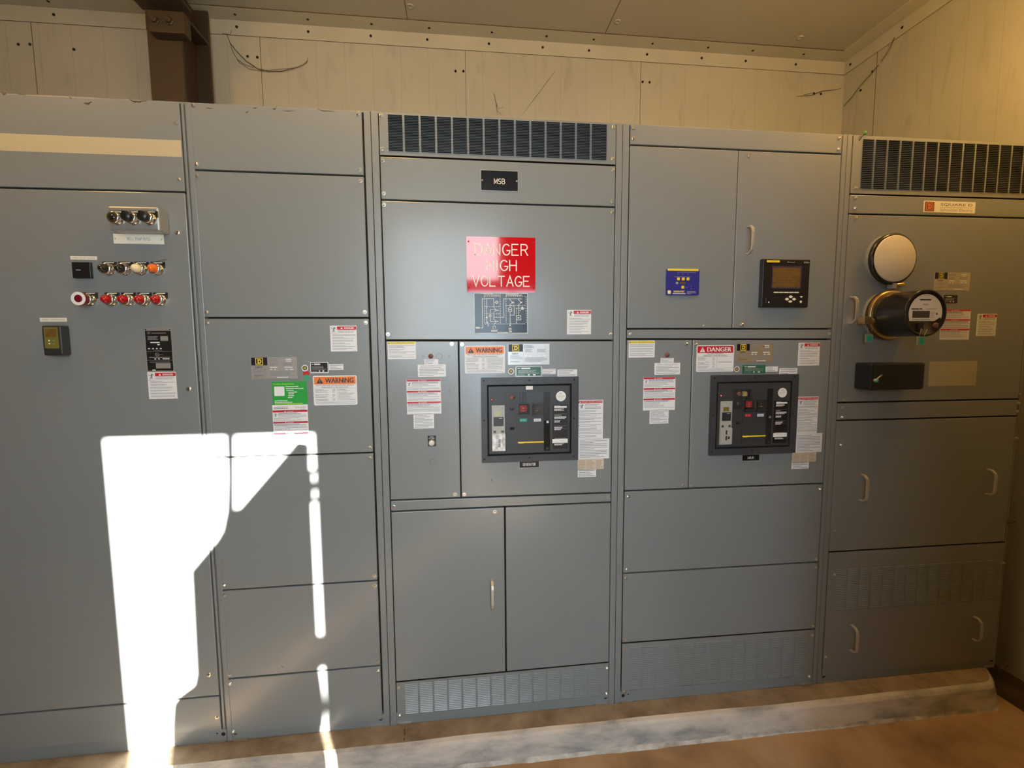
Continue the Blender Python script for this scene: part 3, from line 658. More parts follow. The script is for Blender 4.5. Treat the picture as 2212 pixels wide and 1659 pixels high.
# black rating plate
x0, x1, z0, z1 = corners((311, 709), (377, 803)); w, h = x1 - x0, z1 - z0; b = MB(); lab_base(b, x0, x1, z0, z1, m_silver)
b.rect(x0 + w * .03, x1 - w * .03, z0 + h * .03, z1 - h * .06, YL, m_black)
dlogo(b, x0 + w * .16, z1 - h * .11, h * .028, YT, m_silver, m_black); b.para(x0 + w * .26, x1 - w * .15, z1 - h * .125, z1 - h * .10, 1, YT, m_silver, .6, .1, .006)
b.para(x0 + w * .12, x0 + w * .48, z1 - h * .27, z1 - h * .18, 3, YT, m_ink, .5, .3, .005); b.rect(x0 + w * .58, x0 + w * .86, z1 - h * .29, z1 - h * .18, YT, m_silver)
for u0, u1, v in ((.20, .54, .325), (.45, .54, .375), (.10, .17, .465), (.25, .31, .465), (.39, .45, .465), (.53, .60, .465), (.30, .37, .70), (.44, .50, .70), (.60, .86, .70), (.20, .32, .955)):
    b.rect(x0 + w * u0, x0 + w * u1, z1 - h * (v + .012), z1 - h * (v - .012), YT, m_white)
b.text('SQUARE D', x0 + w * .45, z1 - h * .505, h * .018, YT, m_silver, width=w * .3)
for v in (.53, .735): b.rect(x0 + w * .03, x1 - w * .03, z1 - h * (v + .003), z1 - h * (v - .003), YT, m_silver)
b.ring(x0 + w * .42, z1 - h * .60, w * .075, w * .06, YT, m_silver); b.text('UL', x0 + w * .42, z1 - h * .60, h * .035, YT, m_silver); b.text('LISTED', x0 + w * .57, z1 - h * .605, h * .018, YT, m_silver)
b.para(x0 + w * .12, x1 - w * .12, z1 - h * .68, z1 - h * .65, 1, YT, m_ink, .5, .1, .005); b.rect(x0 + w * .34, x0 + w * .88, z1 - h * .92, z1 - h * .80, YT, m_silver); b.para(x0 + w * .12, x0 + w * .88, z1 - h * .79, z1 - h * .76, 1, YT, m_ink, .5, .1, .005)
for sx in (x0 + w * .06, x1 - w * .06): b.disc(sx, z1 - h * .03, .002, YT, m_hole, 8)
b.build('rating_plate', d1)
def operator(name, parent, x, z, kind, lens, lab, y0=0.0, lp=m_black):
    b = MB(); r = .0195
    b.lathe(x, z, [(.0185, y0), (.0185, y0 - .006), (.016, y0 - .0065), (.016, y0 - .016), (.0185, y0 - .018), (.0185, y0 - .024), (.0155, y0 - .0255)], m_chrome, 28)
    b.lathe(x, z, [(.021, y0), (.021, y0 - .004)], m_chrome, 8, False)
    o = b.build(name, parent); o['label'] = lab
    b = MB(); b.box(x - .022, x + .024, y0 - .0012, y0, z + .004, z + .0255, lp); b.rect(x - .012, x + .016, z + .021, z + .0235, y0 - .0015, m_engr); b.build('legend_plate', o)
    b = MB()
    if kind == 'pilot': b.lathe(x, z, [(.0145, y0 - .024), (.0145, y0 - .030), (.0115, y0 - .039), (.006, y0 - .0455), (.0015, y0 - .047)], lens, 24)
    elif kind == 'knob': b.lathe(x, z, [(.0155, y0 - .024), (.0165, y0 - .030), (.0165, y0 - .040), (.0135, y0 - .044)], lens, 24); b.box(x - .003, x + .003, y0 - .052, y0 - .042, z - .013, z + .013, lens)
    elif kind == 'flush': b.lathe(x, z, [(.0115, y0 - .024), (.0115, y0 - .0262)], lens, 24)
    elif kind == 'mushroom':
        b.lathe(x, z, [(.012, y0 - .024), (.013, y0 - .036), (.0225, y0 - .041), (.0235, y0 - .048), (.0225, y0 - .051)], m_mush, 28)
    b.build('button' if kind in ('flush', 'mushroom') else ('lens' if kind == 'pilot' else 'knob'), o)
    if kind == 'mushroom': b = MB(); b.ring(x, z, .0222, .0125, y0 - .0515, m_white, 28); b.build('white_ring', o)
    if kind == 'flush': b = MB(); b.ring(x, z, .0155, .0115, y0 - .0262, m_chrome, 24); b.build('rim', o)
    return o
for (px, py, ln, nm) in ((237, 582, m_lensblack, 'chrome pilot light with black lens nearest the black square'), (272, 582, m_lensblack, 'chrome pilot light with black lens beside the cream one'), (306.5, 582, m_lenscream, 'chrome pilot light with cream lens'), (341.5, 582, m_lensorange, 'chrome pilot light with orange lens')):
    x, z = W(px, py); operator('pilot_light', s1, x, z, 'pilot', ln, nm)
for k, px in enumerate((243, 278.5, 313, 347.5)):
    x, z = W(px, 648); operator('pilot_light', s1, x, z, 'pilot', m_lensred, 'chrome pilot light with red lens')
x, z = W(196, 648); operator('push_button', s1, x, z, 'mushroom', m_lensred, 'dark red mushroom push button with white ring')
x0, x1, z0, z1 = corners((160, 567), (203, 602)); b = MB(); b.box(x0, x1, -.012, 0, z0, z1, m_black); b.rect(x0 + .012, x1 - .03, (z0 + z1) / 2 - .0015, (z0 + z1) / 2 + .0015, -.0123, m_ink); o = b.build('hour_meter', s1, bevel=.002); o['label'] = 'plain black square hour meter'
# ammeter
x0, x1, z0, z1 = corners((88, 703), (134, 768), -.035); b = MB(); b.box(x0, x1 + .004, -.035, 0, z0, z1, m_charcoal); am = b.build('ammeter', s1, bevel=.005); am['label'] = 'small black ammeter box with olive display'
b = MB(); w, h = x1 - x0, z1 - z0; b.rect(x0 + w * .12, x1 - w * .1, z0 + h * .24, z1 - h * .06, -.0352, m_lcd); b.rect(x0 + w * .2, x1 - w * .2, z0 + h * .62, z1 - h * .12, -.0354, m_amber)
for v in (.40, .50): b.disc(x0 + w * .38, z0 + h * v, .0028, -.0356, m_engr, 8); b.rect(x0 + w * .55, x0 + w * .7, z0 + h * v - .0006, z0 + h * v + .0006, -.0356, m_ink)
b.build('display', am)
# control station box
x0, x1, z0, z1 = corners((231.5, 444.5), (345, 499), -.055); b = MB(); b.box(x0, x1, -.055, 0, z0, z1, m_box); cs = b.build('control_station', s1, bevel=.005); cs['label'] = 'small silver grey box carrying three chrome control knobs'
for px, kind, ln in ((255, 'flush', m_lensblack), (290, 'knob', m_black), (325, 'knob', m_black)):
    x, z = W(px, 473, -.055); operator('selector_switch' if kind == 'knob' else 'push_button', s1, x, z, kind, ln, 'black selector knob with chrome collar' if kind == 'knob' else 'flush black push button in chrome collar', -.055)

# ================================================================ SECTION 2
s2 = section('relay_cabinet', 'narrow grey cabinet of plain covers with green registration sticker and orange warning sticker', B12 + .001, B23 - .001, TOP, .0185, .0235)
a0, a1 = -.887, -.3285
hs = [topf, HL((421.5, 367), (785, 380)), HL((440, 686.6), (796, 686.6)), HL((462, 989), (806.4, 977.7)), HL((479.5, 1275.5), (815.5, 1254)), HL((492.5, 1467), (821, 1438)), HL((499, 1588), (827, 1556))]
sp = [[(418, 227), (773, 246), (425, 354), (777, 367)], [(427, 379), (779, 391), (447, 674), (788, 674)], [(448, 697), (790, 697), (799, 967)], [(799, 989), (484.5, 1265), (809, 1244)], [(485, 1286), (810, 1265), (496, 1457), (816, 1429)], [(497.5, 1477), (817, 1449), (504, 1580), (821, 1548)]]
P2 = [panel(s2, a0, a1, hs[i], hs[i + 1], 'cover') for i in range(6)]
for pnl, l in zip(P2, sp): screws_px(pnl, l)
pm = P2[2]
danger_small(pm, (712.5, 703.5), (772, 759)); qed_plate(pm, (541, 772), (643, 817.5)); round_label(pm, (658.8, 795))
b = MB(); x, z = W(661.5, 807); b.lathe(x, z, [(.011, .0002), (.011, -.0004)], m_red, 20, False); b.build('round_sticker', pm)['label'] = 'red dot sticker'
b = MB(); x, z = W(662.5, 815.5); b.lathe(x, z, [(.011, .0002), (.011, -.0006)], mat('dot_green', (.05, .35, .18), .5), 20, False); b.build('round_sticker', pm)['label'] = 'green dot sticker'
id_plate(pm, (669.7, 782.4), (710, 805.5), m_black, m_white); small_text(pm, (710.5, 786.7), (742, 799), 3)
arc_label(pm, (675.6, 812), (772.6, 874), 'WARNING', m_orange, m_inkd, 'ARC FLASH AND SHOCK HAZARD PRESENT', 'APPROPRIATE PPE REQUIRED')
x0, x1, z0, z1 = corners((587, 824.6), (665, 873)); w, h = x1 - x0, z1 - z0; b = MB(); lab_base(b, x0, x1, z0, z1, m_green)
b.text('Product Registration', x0 + w * .34, z1 - h * .11, h * .075, YT, m_lime, width=w * .60, bold=w * .002)
b.rrect(x0 + w * .06, x0 + w * .35, z1 - h * .62, z1 - h * .21, .003, YL + .0001, YL, m_white)
for v, u0, u1 in ((.22, .38, .81), (.30, .40, .90), (.38, .41, .63), (.46, .46, .71), (.53, .46, .63), (.61, .46, .65), (.69, .44, .58)): b.para(x0 + w * u0, x0 + w * u1, z1 - h * (v + .025), z1 - h * (v - .02), 1, YT, m_white, .8, .05, .006)
for v, u1, mm in ((.83, .44, m_white), (.90, .56, m_white), (.955, .92, m_lime)): b.para(x0 + w * .06, x0 + w * u1, z1 - h * (v + .022), z1 - h * (v - .018), 1, YT, mm, .8, .05, .006)
b.build('registration_label', pm)
x0, x1, z0, z1 = corners((588, 875), (665.4, 886)); w, h = x1 - x0, z1 - z0; b = MB(); lab_base(b, x0, x1, z0, z1)
b.text('Schneider', x0 + w * .80, z0 + h * .56, h * .36, YT, m_ink, width=w * .32); b.text('Electric', x0 + w * .86, z0 + h * .2, h * .18, YT, m_ink); b.para(x0 + w * .05, x0 + w * .5, z0 + h * .25, z0 + h * .75, 2, YT, m_ink, .5, .2, .005); b.build('maker_label', pm)
danger_triple(pm, (588.5, 886.5), (668.5, 960.5))

# ================================================================ SECTION 3 (generator breaker)
s3 = section('generator_breaker_cabinet', 'wide grey cabinet with top vent grille carrying the red danger high voltage sign', B23, B34 - .001, TOP, .0255, .0245)
a0, a1 = -.2695, .5905
h0, h1, h2, h3 = topf, HL((820.7, 336), (1329.3, 357)), HL((823, 431.6), (1328, 447.3)), HL((835, 735.3), (1324, 735.3))
h4, h5, h6, h7 = HL((844.7, 1081), (1319.6, 1064.4)), HL((846, 1105.4), (1320.5, 1085)), HL((857, 1473.7), (1315, 1431)), HL((860, 1556), (1314, 1508))
vt = HL((837.5, 247), (1311, 269)); vb = HL((840, 325.5), (1309.5, 346)); vx0, vx1 = W(838.5, 280)[0], W(1310.5, 300)[0]
v3 = vent(s3, a0, a1, h0, h1, vx0, vx1, vt, vb, 14, 23); screws_px(v3, [(823, 249), (826, 322), (1324, 275), (1323, 343)])
p = panel(s3, a0, a1, h1, h2, 'cover'); screws_px(p, [(827, 347), (829, 418), (1323, 367), (1322, 436)])
p3 = panel(s3, a0, a1, h2, h3, 'cover'); screws_px(p3, [(829.5, 442.5), (1322, 458), (838, 722), (1319, 722)])
danger_small(p3, (1225, 669.5), (1276.5, 722.2))
xs3 = (W(991, 740)[0] + W(995.5, 1076)[0]) / 2
dl = panel(s3, a0, xs3 - .002, h3, h4, 'door'); screws_px(dl, [(976, 743), (983, 1068)])
dr = panel(s3, xs3 + .002, a1, h3, h4, 'door'); screws_px(dr, [(998, 744), (1003, 1068)])
sp3 = panel(s3, a0, a1, h4, h5, 'cover'); screws_px(sp3, [(851, 1094), (1315, 1075)])
xm = (W(1091, 1097)[0] + W(1093, 1449)[0]) / 2
dl2 = panel(s3, a0, xm - .003, h5, h6, 'door'); screws_px(dl2, [(1069, 1105.5), (1072, 1447)]); handle(dl2, (1063, 1251), (1063, 1310))
panel(s3, xm + .003, a1, h5, h6, 'door')
vt = HL((875, 1478), (1299.5, 1441)); vb = HL((878, 1544), (1299.5, 1502))
v3b = vent(s3, a0, a1, h6, h7, W(875, 1500)[0], W(1300, 1470)[0], vt, vb, 14, 17, shallow=True); screws_px(v3b, [(863, 1485), (864, 1545), (1311, 1443), (1310, 1498)])
# left relay door
caution(dl, (837, 737.8), (898.8, 775.7))
def indicator(sec, p, m):
    x, z = W(*p); b = MB(); b.lathe(x, z, [(.009, 0), (.009, -.003), (.006, -.004), (.004, -.006)], m, 16); b.build('indicator_lamp', sec)
indicator(s3, (930.5, 769.5), m_terracotta)
b = MB()
for p, r in (((948.8, 770), .0115), ((934, 997), .0108), ((914.5, 770), .004), ((970, 770), .004), ((971.6, 844.6), .004)):
    x, z = W(*p); b.ring(x, z, r, r - .0009, -.0004, m_inkd, 20)
b.build('knockout', dl)
small_text(dl, (916.4, 776.4), (947, 787.3), 3); small_text(dl, (902.3, 787.8), (963.4, 813.3), 6, head='IMPORTANT / IMPORTANTE / IMPORTANT')
danger_triple(dl, (877.5, 820), (953.5, 893.5)); small_text(dl, (893, 894.2), (938, 925), 9)
x, z = W(932.8, 955); b = MB(); x0, x1, z0, z1 = corners((924, 941), (942.3, 963.3)); b.box(x0, x1, -.002, 0, z0, z1, m_black); b.text('PUSH', x, z1 - .005, .004, -.0022, m_white); b.text('TO TEST', x, z1 - .011, .004, -.0022, m_white)
pbt = b.build('push_button', s3); b = MB(); b.lathe(x, z - .001, [(.0135, -.002), (.0135, -.010), (.0115, -.012), (.011, -.016), (.009, -.017)], m_chrome, 24); b.build('button', pbt); b = MB(); b.lathe(x, z - .001, [(.0095, -.0165), (.0095, -.018)], m_white, 20); b.build('lens', pbt)
# right breaker door
arc_label(dr, (1003.4, 747), (1091, 805.8), 'WARNING', m_orange, m_inkd, 'ARC FLASH AND SHOCK HAZARD PRESENT', 'APPROPRIATE PPE REQUIRED')
qed_plate(dr, (1097, 743.2), (1186.8, 787.2), mat('plate_bright', (.60, .60, .60), .35, metal=.3)); round_label(dr, (1103.8, 802.3)); id_plate(dr, (1113.2, 791.7), (1170.6, 813.3), m_dgreen, m_silver)
small_text(dr, (1171.5, 797), (1200.4, 808), 3); small_text(dr, (1204, 798.3), (1246.5, 812.7), 3)
danger_tall(dr, (1248, 864.6), (1302, 948)); small_text(dr, (1248, 948.9), (1315.4, 989.8), 11); beige_label(dr, (1248, 992), (1304, 1012.7)); small_text(dr, (1248, 1014), (1287.6, 1029.5), 4)

# ================================================================ SECTION 4 (main breaker)
s4 = section('main_breaker_cabinet', 'wide grey cabinet with blue surge panel, black display meter and two upper doors', B34, B45 - .001, TOP, .0255, .0195)
a0, a1 = .6475, 1.5145
k1, k2, k3, k4 = HL((1361, 313), (1815, 333)), HL((1354, 710.3), (1796, 710.5)), HL((1354, 732.5), (1792, 733)), HL((1351, 1060.7), (1776, 1044.6))
k5, k6, k7 = HL((1348, 1239), (1772, 1214)), HL((1343, 1390), (1763, 1359)), HL((1341, 1501), (1757.7, 1468))
p = panel(s4, a0, a1, topf, k1, 'cover'); screws_px(p, [(1368, 276), (1367.5, 299), (1814, 299), (1811, 322)])
xm = (W(1595, 330)[0] + W(1582, 708)[0]) / 2
u1 = panel(s4, a0, xm - .0015, k1, k2, 'door'); screws_px(u1, [(1520, 704)], r=.004)
u2 = panel(s4, xm + .0015, a1, k1, k2, 'door'); screws_px(u2, [(1617, 336), (1602, 701)], r=.0065); handle(u2, (1615.5, 490), (1613.5, 549))
p = panel(s4, a0, a1, k2, k3, 'cover'); screws_px(p, [(1362, 721.5), (1791, 721)])
xs4 = (W(1496, 735)[0] + W(1487, 1053)[0]) / 2
el = panel(s4, a0, xs4 - .002, k3, k4, 'door'); screws_px(el, [(1482.5, 743), (1475, 1048)])
er = panel(s4, xs4 + .002, a1, k3, k4, 'door'); screws_px(er, [(1503, 744), (1493.5, 1049)])
p = panel(s4, a0, a1, k4, k5, 'cover'); screws_px(p, [(1357, 1073), (1771, 1056), (1354, 1230), (1763, 1208)])
p = panel(s4, a0, a1, k5, k6, 'cover'); screws_px(p, [(1352, 1249), (1762, 1226), (1350, 1382), (1756, 1352)])
vt = HL((1361, 1398), (1744.5, 1371.5)); vb = HL((1360, 1491), (1741, 1460))
v4 = vent(s4, a0, a1, k6, k7, W(1361, 1440)[0], W(1743, 1415)[0], vt, vb, 14, 23, shallow=True); screws_px(v4, [(1350, 1401), (1349, 1493), (1754, 1372), (1748, 1461)])
caution(el, (1358.3, 736), (1413.7, 772)); indicator(s4, (1440.8, 767), m_terracotta)
small_text(el, (1427, 773.3), (1455, 784), 3); small_text(el, (1413.7, 784.3), (1468.7, 808.8), 6, head='IMPORTANT / IMPORTANTE / IMPORTANT')
danger_triple(el, (1390, 815.2), (1457.5, 885.3)); small_text(el, (1403.3, 885.8), (1443.5, 914.6), 9)
arc_label(er, (1504.9, 745.8), (1583.9, 802.4), 'DANGER', m_red, m_white, 'NO SAFE PPE EXISTS', 'ENERGIZED WORK PROHIBITED')
qed_plate(er, (1590.8, 742.8), (1669, 781.8), mat('plate_gold', (.42, .33, .20), .35, metal=.4)); round_label(er, (1591.4, 797.3)); id_plate(er, (1603.8, 788.8), (1653, 806.5), m_dgreen, m_dgreen)
small_text(er, (1653.7, 792), (1680, 802.6), 3); small_text(er, (1683.5, 795.5), (1721.5, 809.2), 3)
danger_small(er, (1725, 740.5), (1769, 789.3)); danger_tall(er, (1723, 857.3), (1764, 935.4)); small_text(er, (1719, 937), (1774, 976), 11); beige_label(er, (1711.5, 977.8), (1762, 997)); small_text(er, (1710, 998), (1746.5, 1011.9), 4)

# ================================================================ SECTION 5 (utility metering)
s5 = section('metering_cabinet', 'grey utility metering cabinet in the room corner with top vent grille and four pull handles', B45, BE, TOP, .0215, .006)
a0, a1 = 1.5635, 2.428
j1, j2, j3 = HL((1836, 419), (2212, 430)), HL((1835, 462), (2212, 471)), HL((1811, 870), (2204, 862))
j4, j5, j6 = HL((1808, 908.7), (2200, 898.6)), HL((1791, 1193), (2171, 1171)), HL((1775, 1462), (2150, 1427))
vt = HL((1865, 300), (2212, 315)); vb = HL((1860, 407), (2209, 417.5))
v5 = vent(s5, a0, a1, topf, j1, W(1862, 350)[0], 2.405, vt, vb, 14, 27); screws_px(v5, [(1848.5, 407)])
p = panel(s5, a0, a1, j1, j2, 'cover'); screws_px(p, [(1848, 428), (1846.5, 450)])
b = MB(); x0, x1, z0, z1 = corners((1995.6, 433.5), (2105, 461.5)); w, h = x1 - x0, z1 - z0; b.rrect(x0, x1, z0, z1, .003, 0, -.0015, m_engr)
b.rect(x0 + w * .02, x0 + w * .20, z0 + h * .08, z1 - h * .08, -.0018, m_terracotta); dlogo(b, x0 + w * .11, (z0 + z1) / 2, h * .34, -.002, m_orange, m_terracotta)
b.text('SQUARE D', x0 + w * .63, z0 + h * .70, h * .26, -.0018, m_inkd, width=w * .62); b.rect(x0 + w * .32, x1 - w * .06, z0 + h * .46, z0 + h * .48, -.0018, m_inkd); b.text('Schneider Electric', x0 + w * .63, z0 + h * .25, h * .26, -.0018, m_ink, width=w * .63)
b.build('maker_badge', p)
dm = panel(s5, a0, a1, j2, j3, 'door'); screws_px(dm, [(1848, 471), (1823, 864)]); screws_px(dm, [(2202, 852)], r=.0045); handle(dm, (1837.8, 641.5), (1834.5, 698.7))
p = panel(s5, a0, a1, j3, j4, 'cover'); screws_px(p, [(1821, 881), (1819, 901), (2199, 871), (2197, 889)])
p = panel(s5, a0, a1, j4, j5, 'cover'); screws_px(p, [(1816, 961), (1803, 1148), (2195, 947)]); handle(p, (1860.8, 1024.4), (1856.4, 1080)); handle(p, (2133.7, 1013.6), (2128.8, 1066.6))
vt = HL((1805, 1230.5), (2155.7, 1209)); vb = HL((1802, 1319), (2148.5, 1294))
p = vent(s5, a0, a1, j5, j6, W(1804, 1270)[0], W(2152, 1250)[0], vt, vb, 14, 24, name='vent_cover', shallow=True); handle(p, (1839.6, 1350), (1835, 1403.7)); handle(p, (2105, 1331.6), (2099.4, 1380.6)); screws_px(p, [(1784, 1419), (1802, 1241), (2167, 1216)])
qed_plate(dm, (2019, 588), (2093, 627.7), mat('plate_cream', (.55, .50, .40), .4, metal=.3)); id_plate(dm, (2039, 637.3), (2067, 655.2), m_black, m_black)
danger_triple(dm, (2034, 668), (2092, 733.5)); danger_small(dm, (2111.5, 678), (2149.5, 725.7))
x0, x1, z0, z1 = corners((2008, 781), (2107, 832.5)); b = MB(); b.box(x0, x1, -.0006, .0002, z0, z1, mat('olive_plate', (.42, .40, .28), .5)); b.build('cover_plate', dm)
# blank cover with its sealing ring
cx, cz = 1.742, 1.834
bc = thing('blank_meter_cover', 'round cream cover closed by a sealing ring above the electricity meter', 'meter cover', (cx, 0, cz))
b = MB(); b.lathe(cx, cz, [(.100, 0), (.100, -.010), (.098, -.012), (.098, -.020), (.096, -.026), (.090, -.030)], m_paint, 40); b.build('ring_base', bc)
b = MB(); b.lathe(cx, cz, [(.0995, -.018), (.1015, -.020), (.1015, -.034), (.094, -.037), (.0885, -.037)], m_gasket, 40); b.build('sealing_ring', bc)
b = MB(); b.lathe(cx, cz, [(.092, -.030), (.092, -.040), (.088, -.0425)], m_cream, 48); b.build('cover_disc', bc)
x, z = cx + .012, cz - .106; b = MB(); b.box(x - .012, x + .004, -.040, -.012, z - .012, z + .010, m_box); b.tube([(x + .004, -.03, z), (x + .022, -.034, z + .002), (x + .034, -.036, z + .004)], .010, m_brass, 10); b.build('ring_lock', bc, bevel=.001)
# electricity meter
cx, cz = 1.746, 1.609; L = .176
em = thing('electricity_meter', 'deep round black electricity meter with a pale dial face jutting from the corner cabinet', 'electricity meter', (cx, 0, cz))
b = MB(); b.lathe(cx, cz, [(.100, 0), (.100, -.010), (.097, -.012), (.097, -.022)], m_paint, 40); b.build('ring_base', em)
b = MB(); b.lathe(cx, cz, [(.098, -.016), (.101, -.018), (.101, -.032), (.098, -.036), (.086, -.036)], m_ringbrown, 40); b.lathe(cx, cz, [(.095, -.035), (.0985, -.036), (.0985, -.038), (.094, -.039)], m_brass, 40); b.build('sealing_ring', em)
b = MB(); b.lathe(cx, cz, [(.088, -.030), (.087, -L + .012), (.0885, -L + .008), (.0885, -L + .002), (.086, -L), (.080, -L), (.079, -L + .004)], m_gasket, 48); b.build('meter_body', em)
b = MB(); yf = -L + .0032
d = [(cx + .071 * math.cos(math.radians(a)), cz + .071 * math.sin(math.radians(a))) for a in range(-18, 199, 9)] ; d = [q for q in d if q[1] > cz - .022]
d = [(cx + .040, cz - .030), (cx + .064, cz - .016)] + d + [(cx - .066, cz - .030)]
b.flat(d, yf, m_white); b.rect(cx - .055, cx + .018, cz - .018, cz + .008, yf - .0004, mat('meter_lcd', (.07, .06, .06), .2)); b.rect(cx - .028, cx + .020, cz + .047, cz + .052, yf - .0004, m_inkd); b.para(cx - .014, cx + .01, cz + .028, cz + .036, 2, yf - .0004, m_ink, .5, .2, .005)
b.para(cx - .06, cx - .015, cz + .012, cz + .018, 1, yf - .0004, m_inkd, .7, .1, .02); b.para(cx + .0, cx + .05, cz + .012, cz + .018, 1, yf - .0004, m_ink, .4, .1, .008); b.para(cx + .022, cx + .04, cz - .018, cz + .006, 4, yf - .0004, m_ink, .3, .3, .005); b.disc(cx + .048, cz - .003, .004, yf - .0004, m_inkd, 10)
b.para(cx - .055, cx + .03, cz - .027, cz - .023, 1, yf - .0004, m_ink, .5, .1, .02); b.build('dial_face', em)
b = MB(); b.lathe(cx + .045, cz - .047, [(.011, yf), (.011, yf - .003), (.008, yf - .004)], m_terracotta, 16); b.build('reset_knob', em)
b = MB(); b.box(cx - .030, cx - .008, yf - .004, yf, cz - .062, cz - .036, m_black); b.build('optical_port', em)
x, z = cx - .098, cz - .022; b = MB(); b.box(x - .030, x + .004, -.046, -.012, z - .014, z + .016, m_brass); b.tube([(x + .004, -.034, z), (x + .030, -.040, z), (x + .040, -.042, z)], .012, m_brass, 10); b.build('ring_lock', em, bevel=.0012)
def seal(px, py, y, wire, label):
    x, z = W(px, py, y); t = thing('seal_tag', label, 'security seal', (x, y, z), 'teal plastic meter seals')
    b = MB(); b.rrect(x - .017, x + .017, z - .016, z + .016, .002, y + .0015, y - .0015, mat('seal_clear', (.28, .32, .26), .2)); b.rect(x - .011, x + .012, z - .012, z + .012, y - .0018, m_teal)
    b.poly([(x - .002, z - .006), (x + .004, z - .002), (x - .003, z + .004), (x + .004, z + .008)], .0015, y - .002, m_dgreen); o = b.build('tag', t)
    b = MB()
    for a, c in wire: b.tube([a, c], .0006, m_zinc, 4)
    b.build('wire', t)
x, z = W(1877, 731, -.045); seal(1877, 731, -.045, (((x - .008, -.045, z + .015), (cx - .106, -.040, cz - .036)), ((x + .009, -.045, z + .015), (cx - .086, -.040, cz - .036))), 'teal plastic seal hanging from the brass ring lock of the electricity meter')
x, z = W(1989.5, 736, -L - .006); seal(1989.5, 736, -L - .006, (((x - .008, -L - .006, z + .015), (cx - .020, -L - .004, cz - .058)), ((x + .010, -L - .006, z + .015), (cx + .004, -L - .004, cz - .062))), 'teal plastic seal hanging under the front face of the electricity meter')
# test switch cover
b = MB(); ts = thing('test_switch_cover', 'long black box cover with wing nut below the electricity meter', 'switch cover', (1.747, 0, 1.305))
b.box(1.628, 1.866, -.084, 0, 1.308, 1.417, m_black); b.build('cover_box', ts, bevel=.008)
x, z = W(1893, 822, -.09); b = MB(); b.lathe(x, z, [(.008, -.083), (.008, -.093), (.004, -.097)], m_zinc, 12); b.tube([(x - .002, -.092, z + .004), (x + .018, -.094, z + .022)], .003, m_zinc, 6); b.lathe(x - .004, z - .001, [(.006, -.094), (.006, -.099)], m_teal, 10); b.build('wing_nut', ts)
x, z = 1.872, 1.345; b = MB(); b.tube([(x, -.05, z + .014), (x + .012, -.05, z), (x + .030, -.045, z - .006)], .003, m_zinc, 6); b.lathe(x, z + .006, [(.008, -.045), (.008, -.052)], m_brass, 10); b.build('hasp', ts)
# greenish sprig lodged above the vent
b = MB(); x, z = W(1866, 288, .0); b.tube([(x - .022, -.004, z - .030), (x - .010, -.006, z - .012), (x, -.004, z)], .002, m_web, 5); b.lathe(x + .002, z, [(.008, .0), (.009, -.004), (.005, -.008)], mat('lichen_green', (.12, .30, .10), .8), 8); tag(b.build('insect_debris'), 'tiny green speck of insect debris on the top edge of the corner cabinet', 'debris')
nest = [(2183, 1128, 'twiggy dark debris stuck to the lower outer edge of the corner cabinet', .018), (2166, 1440, 'black scrap at the foot of the corner cabinet against the side wall', .022)]
for k, (px, py, lb, sz) in enumerate(nest):
    x, z = W(px, py, -.004); b = MB()
    for i in range(7):
        a = random.uniform(-.5, .5); r_ = sz * random.uniform(.6, 1.3); b.tube([(x - r_ * math.cos(a), -.004 - i * .0006, z - r_ * math.sin(a)), (x, -.006 - i * .0006, z + random.uniform(-.003, .003)), (x + r_ * math.cos(a + .4), -.004 - i * .0006, z + r_ * math.sin(a + .4))], .0022, m_dirt, 5)
    tag(b.build('insect_debris'), lb, 'debris')

# ================================================================ signs screwed to section 3
def sign(name, label, p, q, face, edge=None, t=.003, cat='sign'):
    x0, x1, z0, z1 = corners(p, q); r = thing(name, label, cat, ((x0 + x1) / 2, 0, z0)); b = MB()
    b.box(x0, x1, -t, 0, z0, z1, edge or face)
    if edge: e = .0018; b.rect(x0 + e, x1 - e, z0 + e, z1 - e, -t - .0002, face)
    b.build('plate', r); return r, x0, x1, z0, z1, -t - .0005
r, x0, x1, z0, z1, y = sign('danger_sign', 'glossy red sign engraved DANGER HIGH VOLTAGE in cream letters', (1007, 511), (1156.3, 632.5), m_signred, t=.003)
w, h = x1 - x0, z1 - z0; b = MB()
b.strokes('DANGER', x0 + w * .505, z1 - h * .225, h * .195, w * .765, .0042, y, m_engr); b.strokes('HIGH', x0 + w * .505, z1 - h * .51, h * .185, w * .435, .0042, y, m_engr); b.strokes('VOLTAGE', x0 + w * .50, z1 - h * .795, h * .18, w * .83, .0042, y, m_engr)
b.build('lettering', r)
for sx in (x0 + .008, x1 - .008):
    for sz_ in (z0 + .018, z1 - .018): b = MB(); b.lathe(sx, sz_, [(.0032, -.003), (.0032, -.0042)], m_lensred, 10); b.build('rivet', r)
r, x0, x1, z0, z1, y = sign('nameplate', 'black nameplate engraved MSB on the cover below the top vent grille', (1037.7, 366.8), (1119.6, 414.6), m_signblk, m_silver, .002, 'nameplate')
w, h = x1 - x0, z1 - z0; b = MB(); b.strokes('MSB', (x0 + x1) / 2, z0 + h * .47, h * .235, w * .28, .0023, y, m_engr); b.build('lettering', r)
for sx in (x0 + .006, x1 - .006): b = MB(); b.lathe(sx, (z0 + z1) / 2, [(.003, -.002), (.003, -.0035)], m_zinc, 10); b.build('rivet', r)
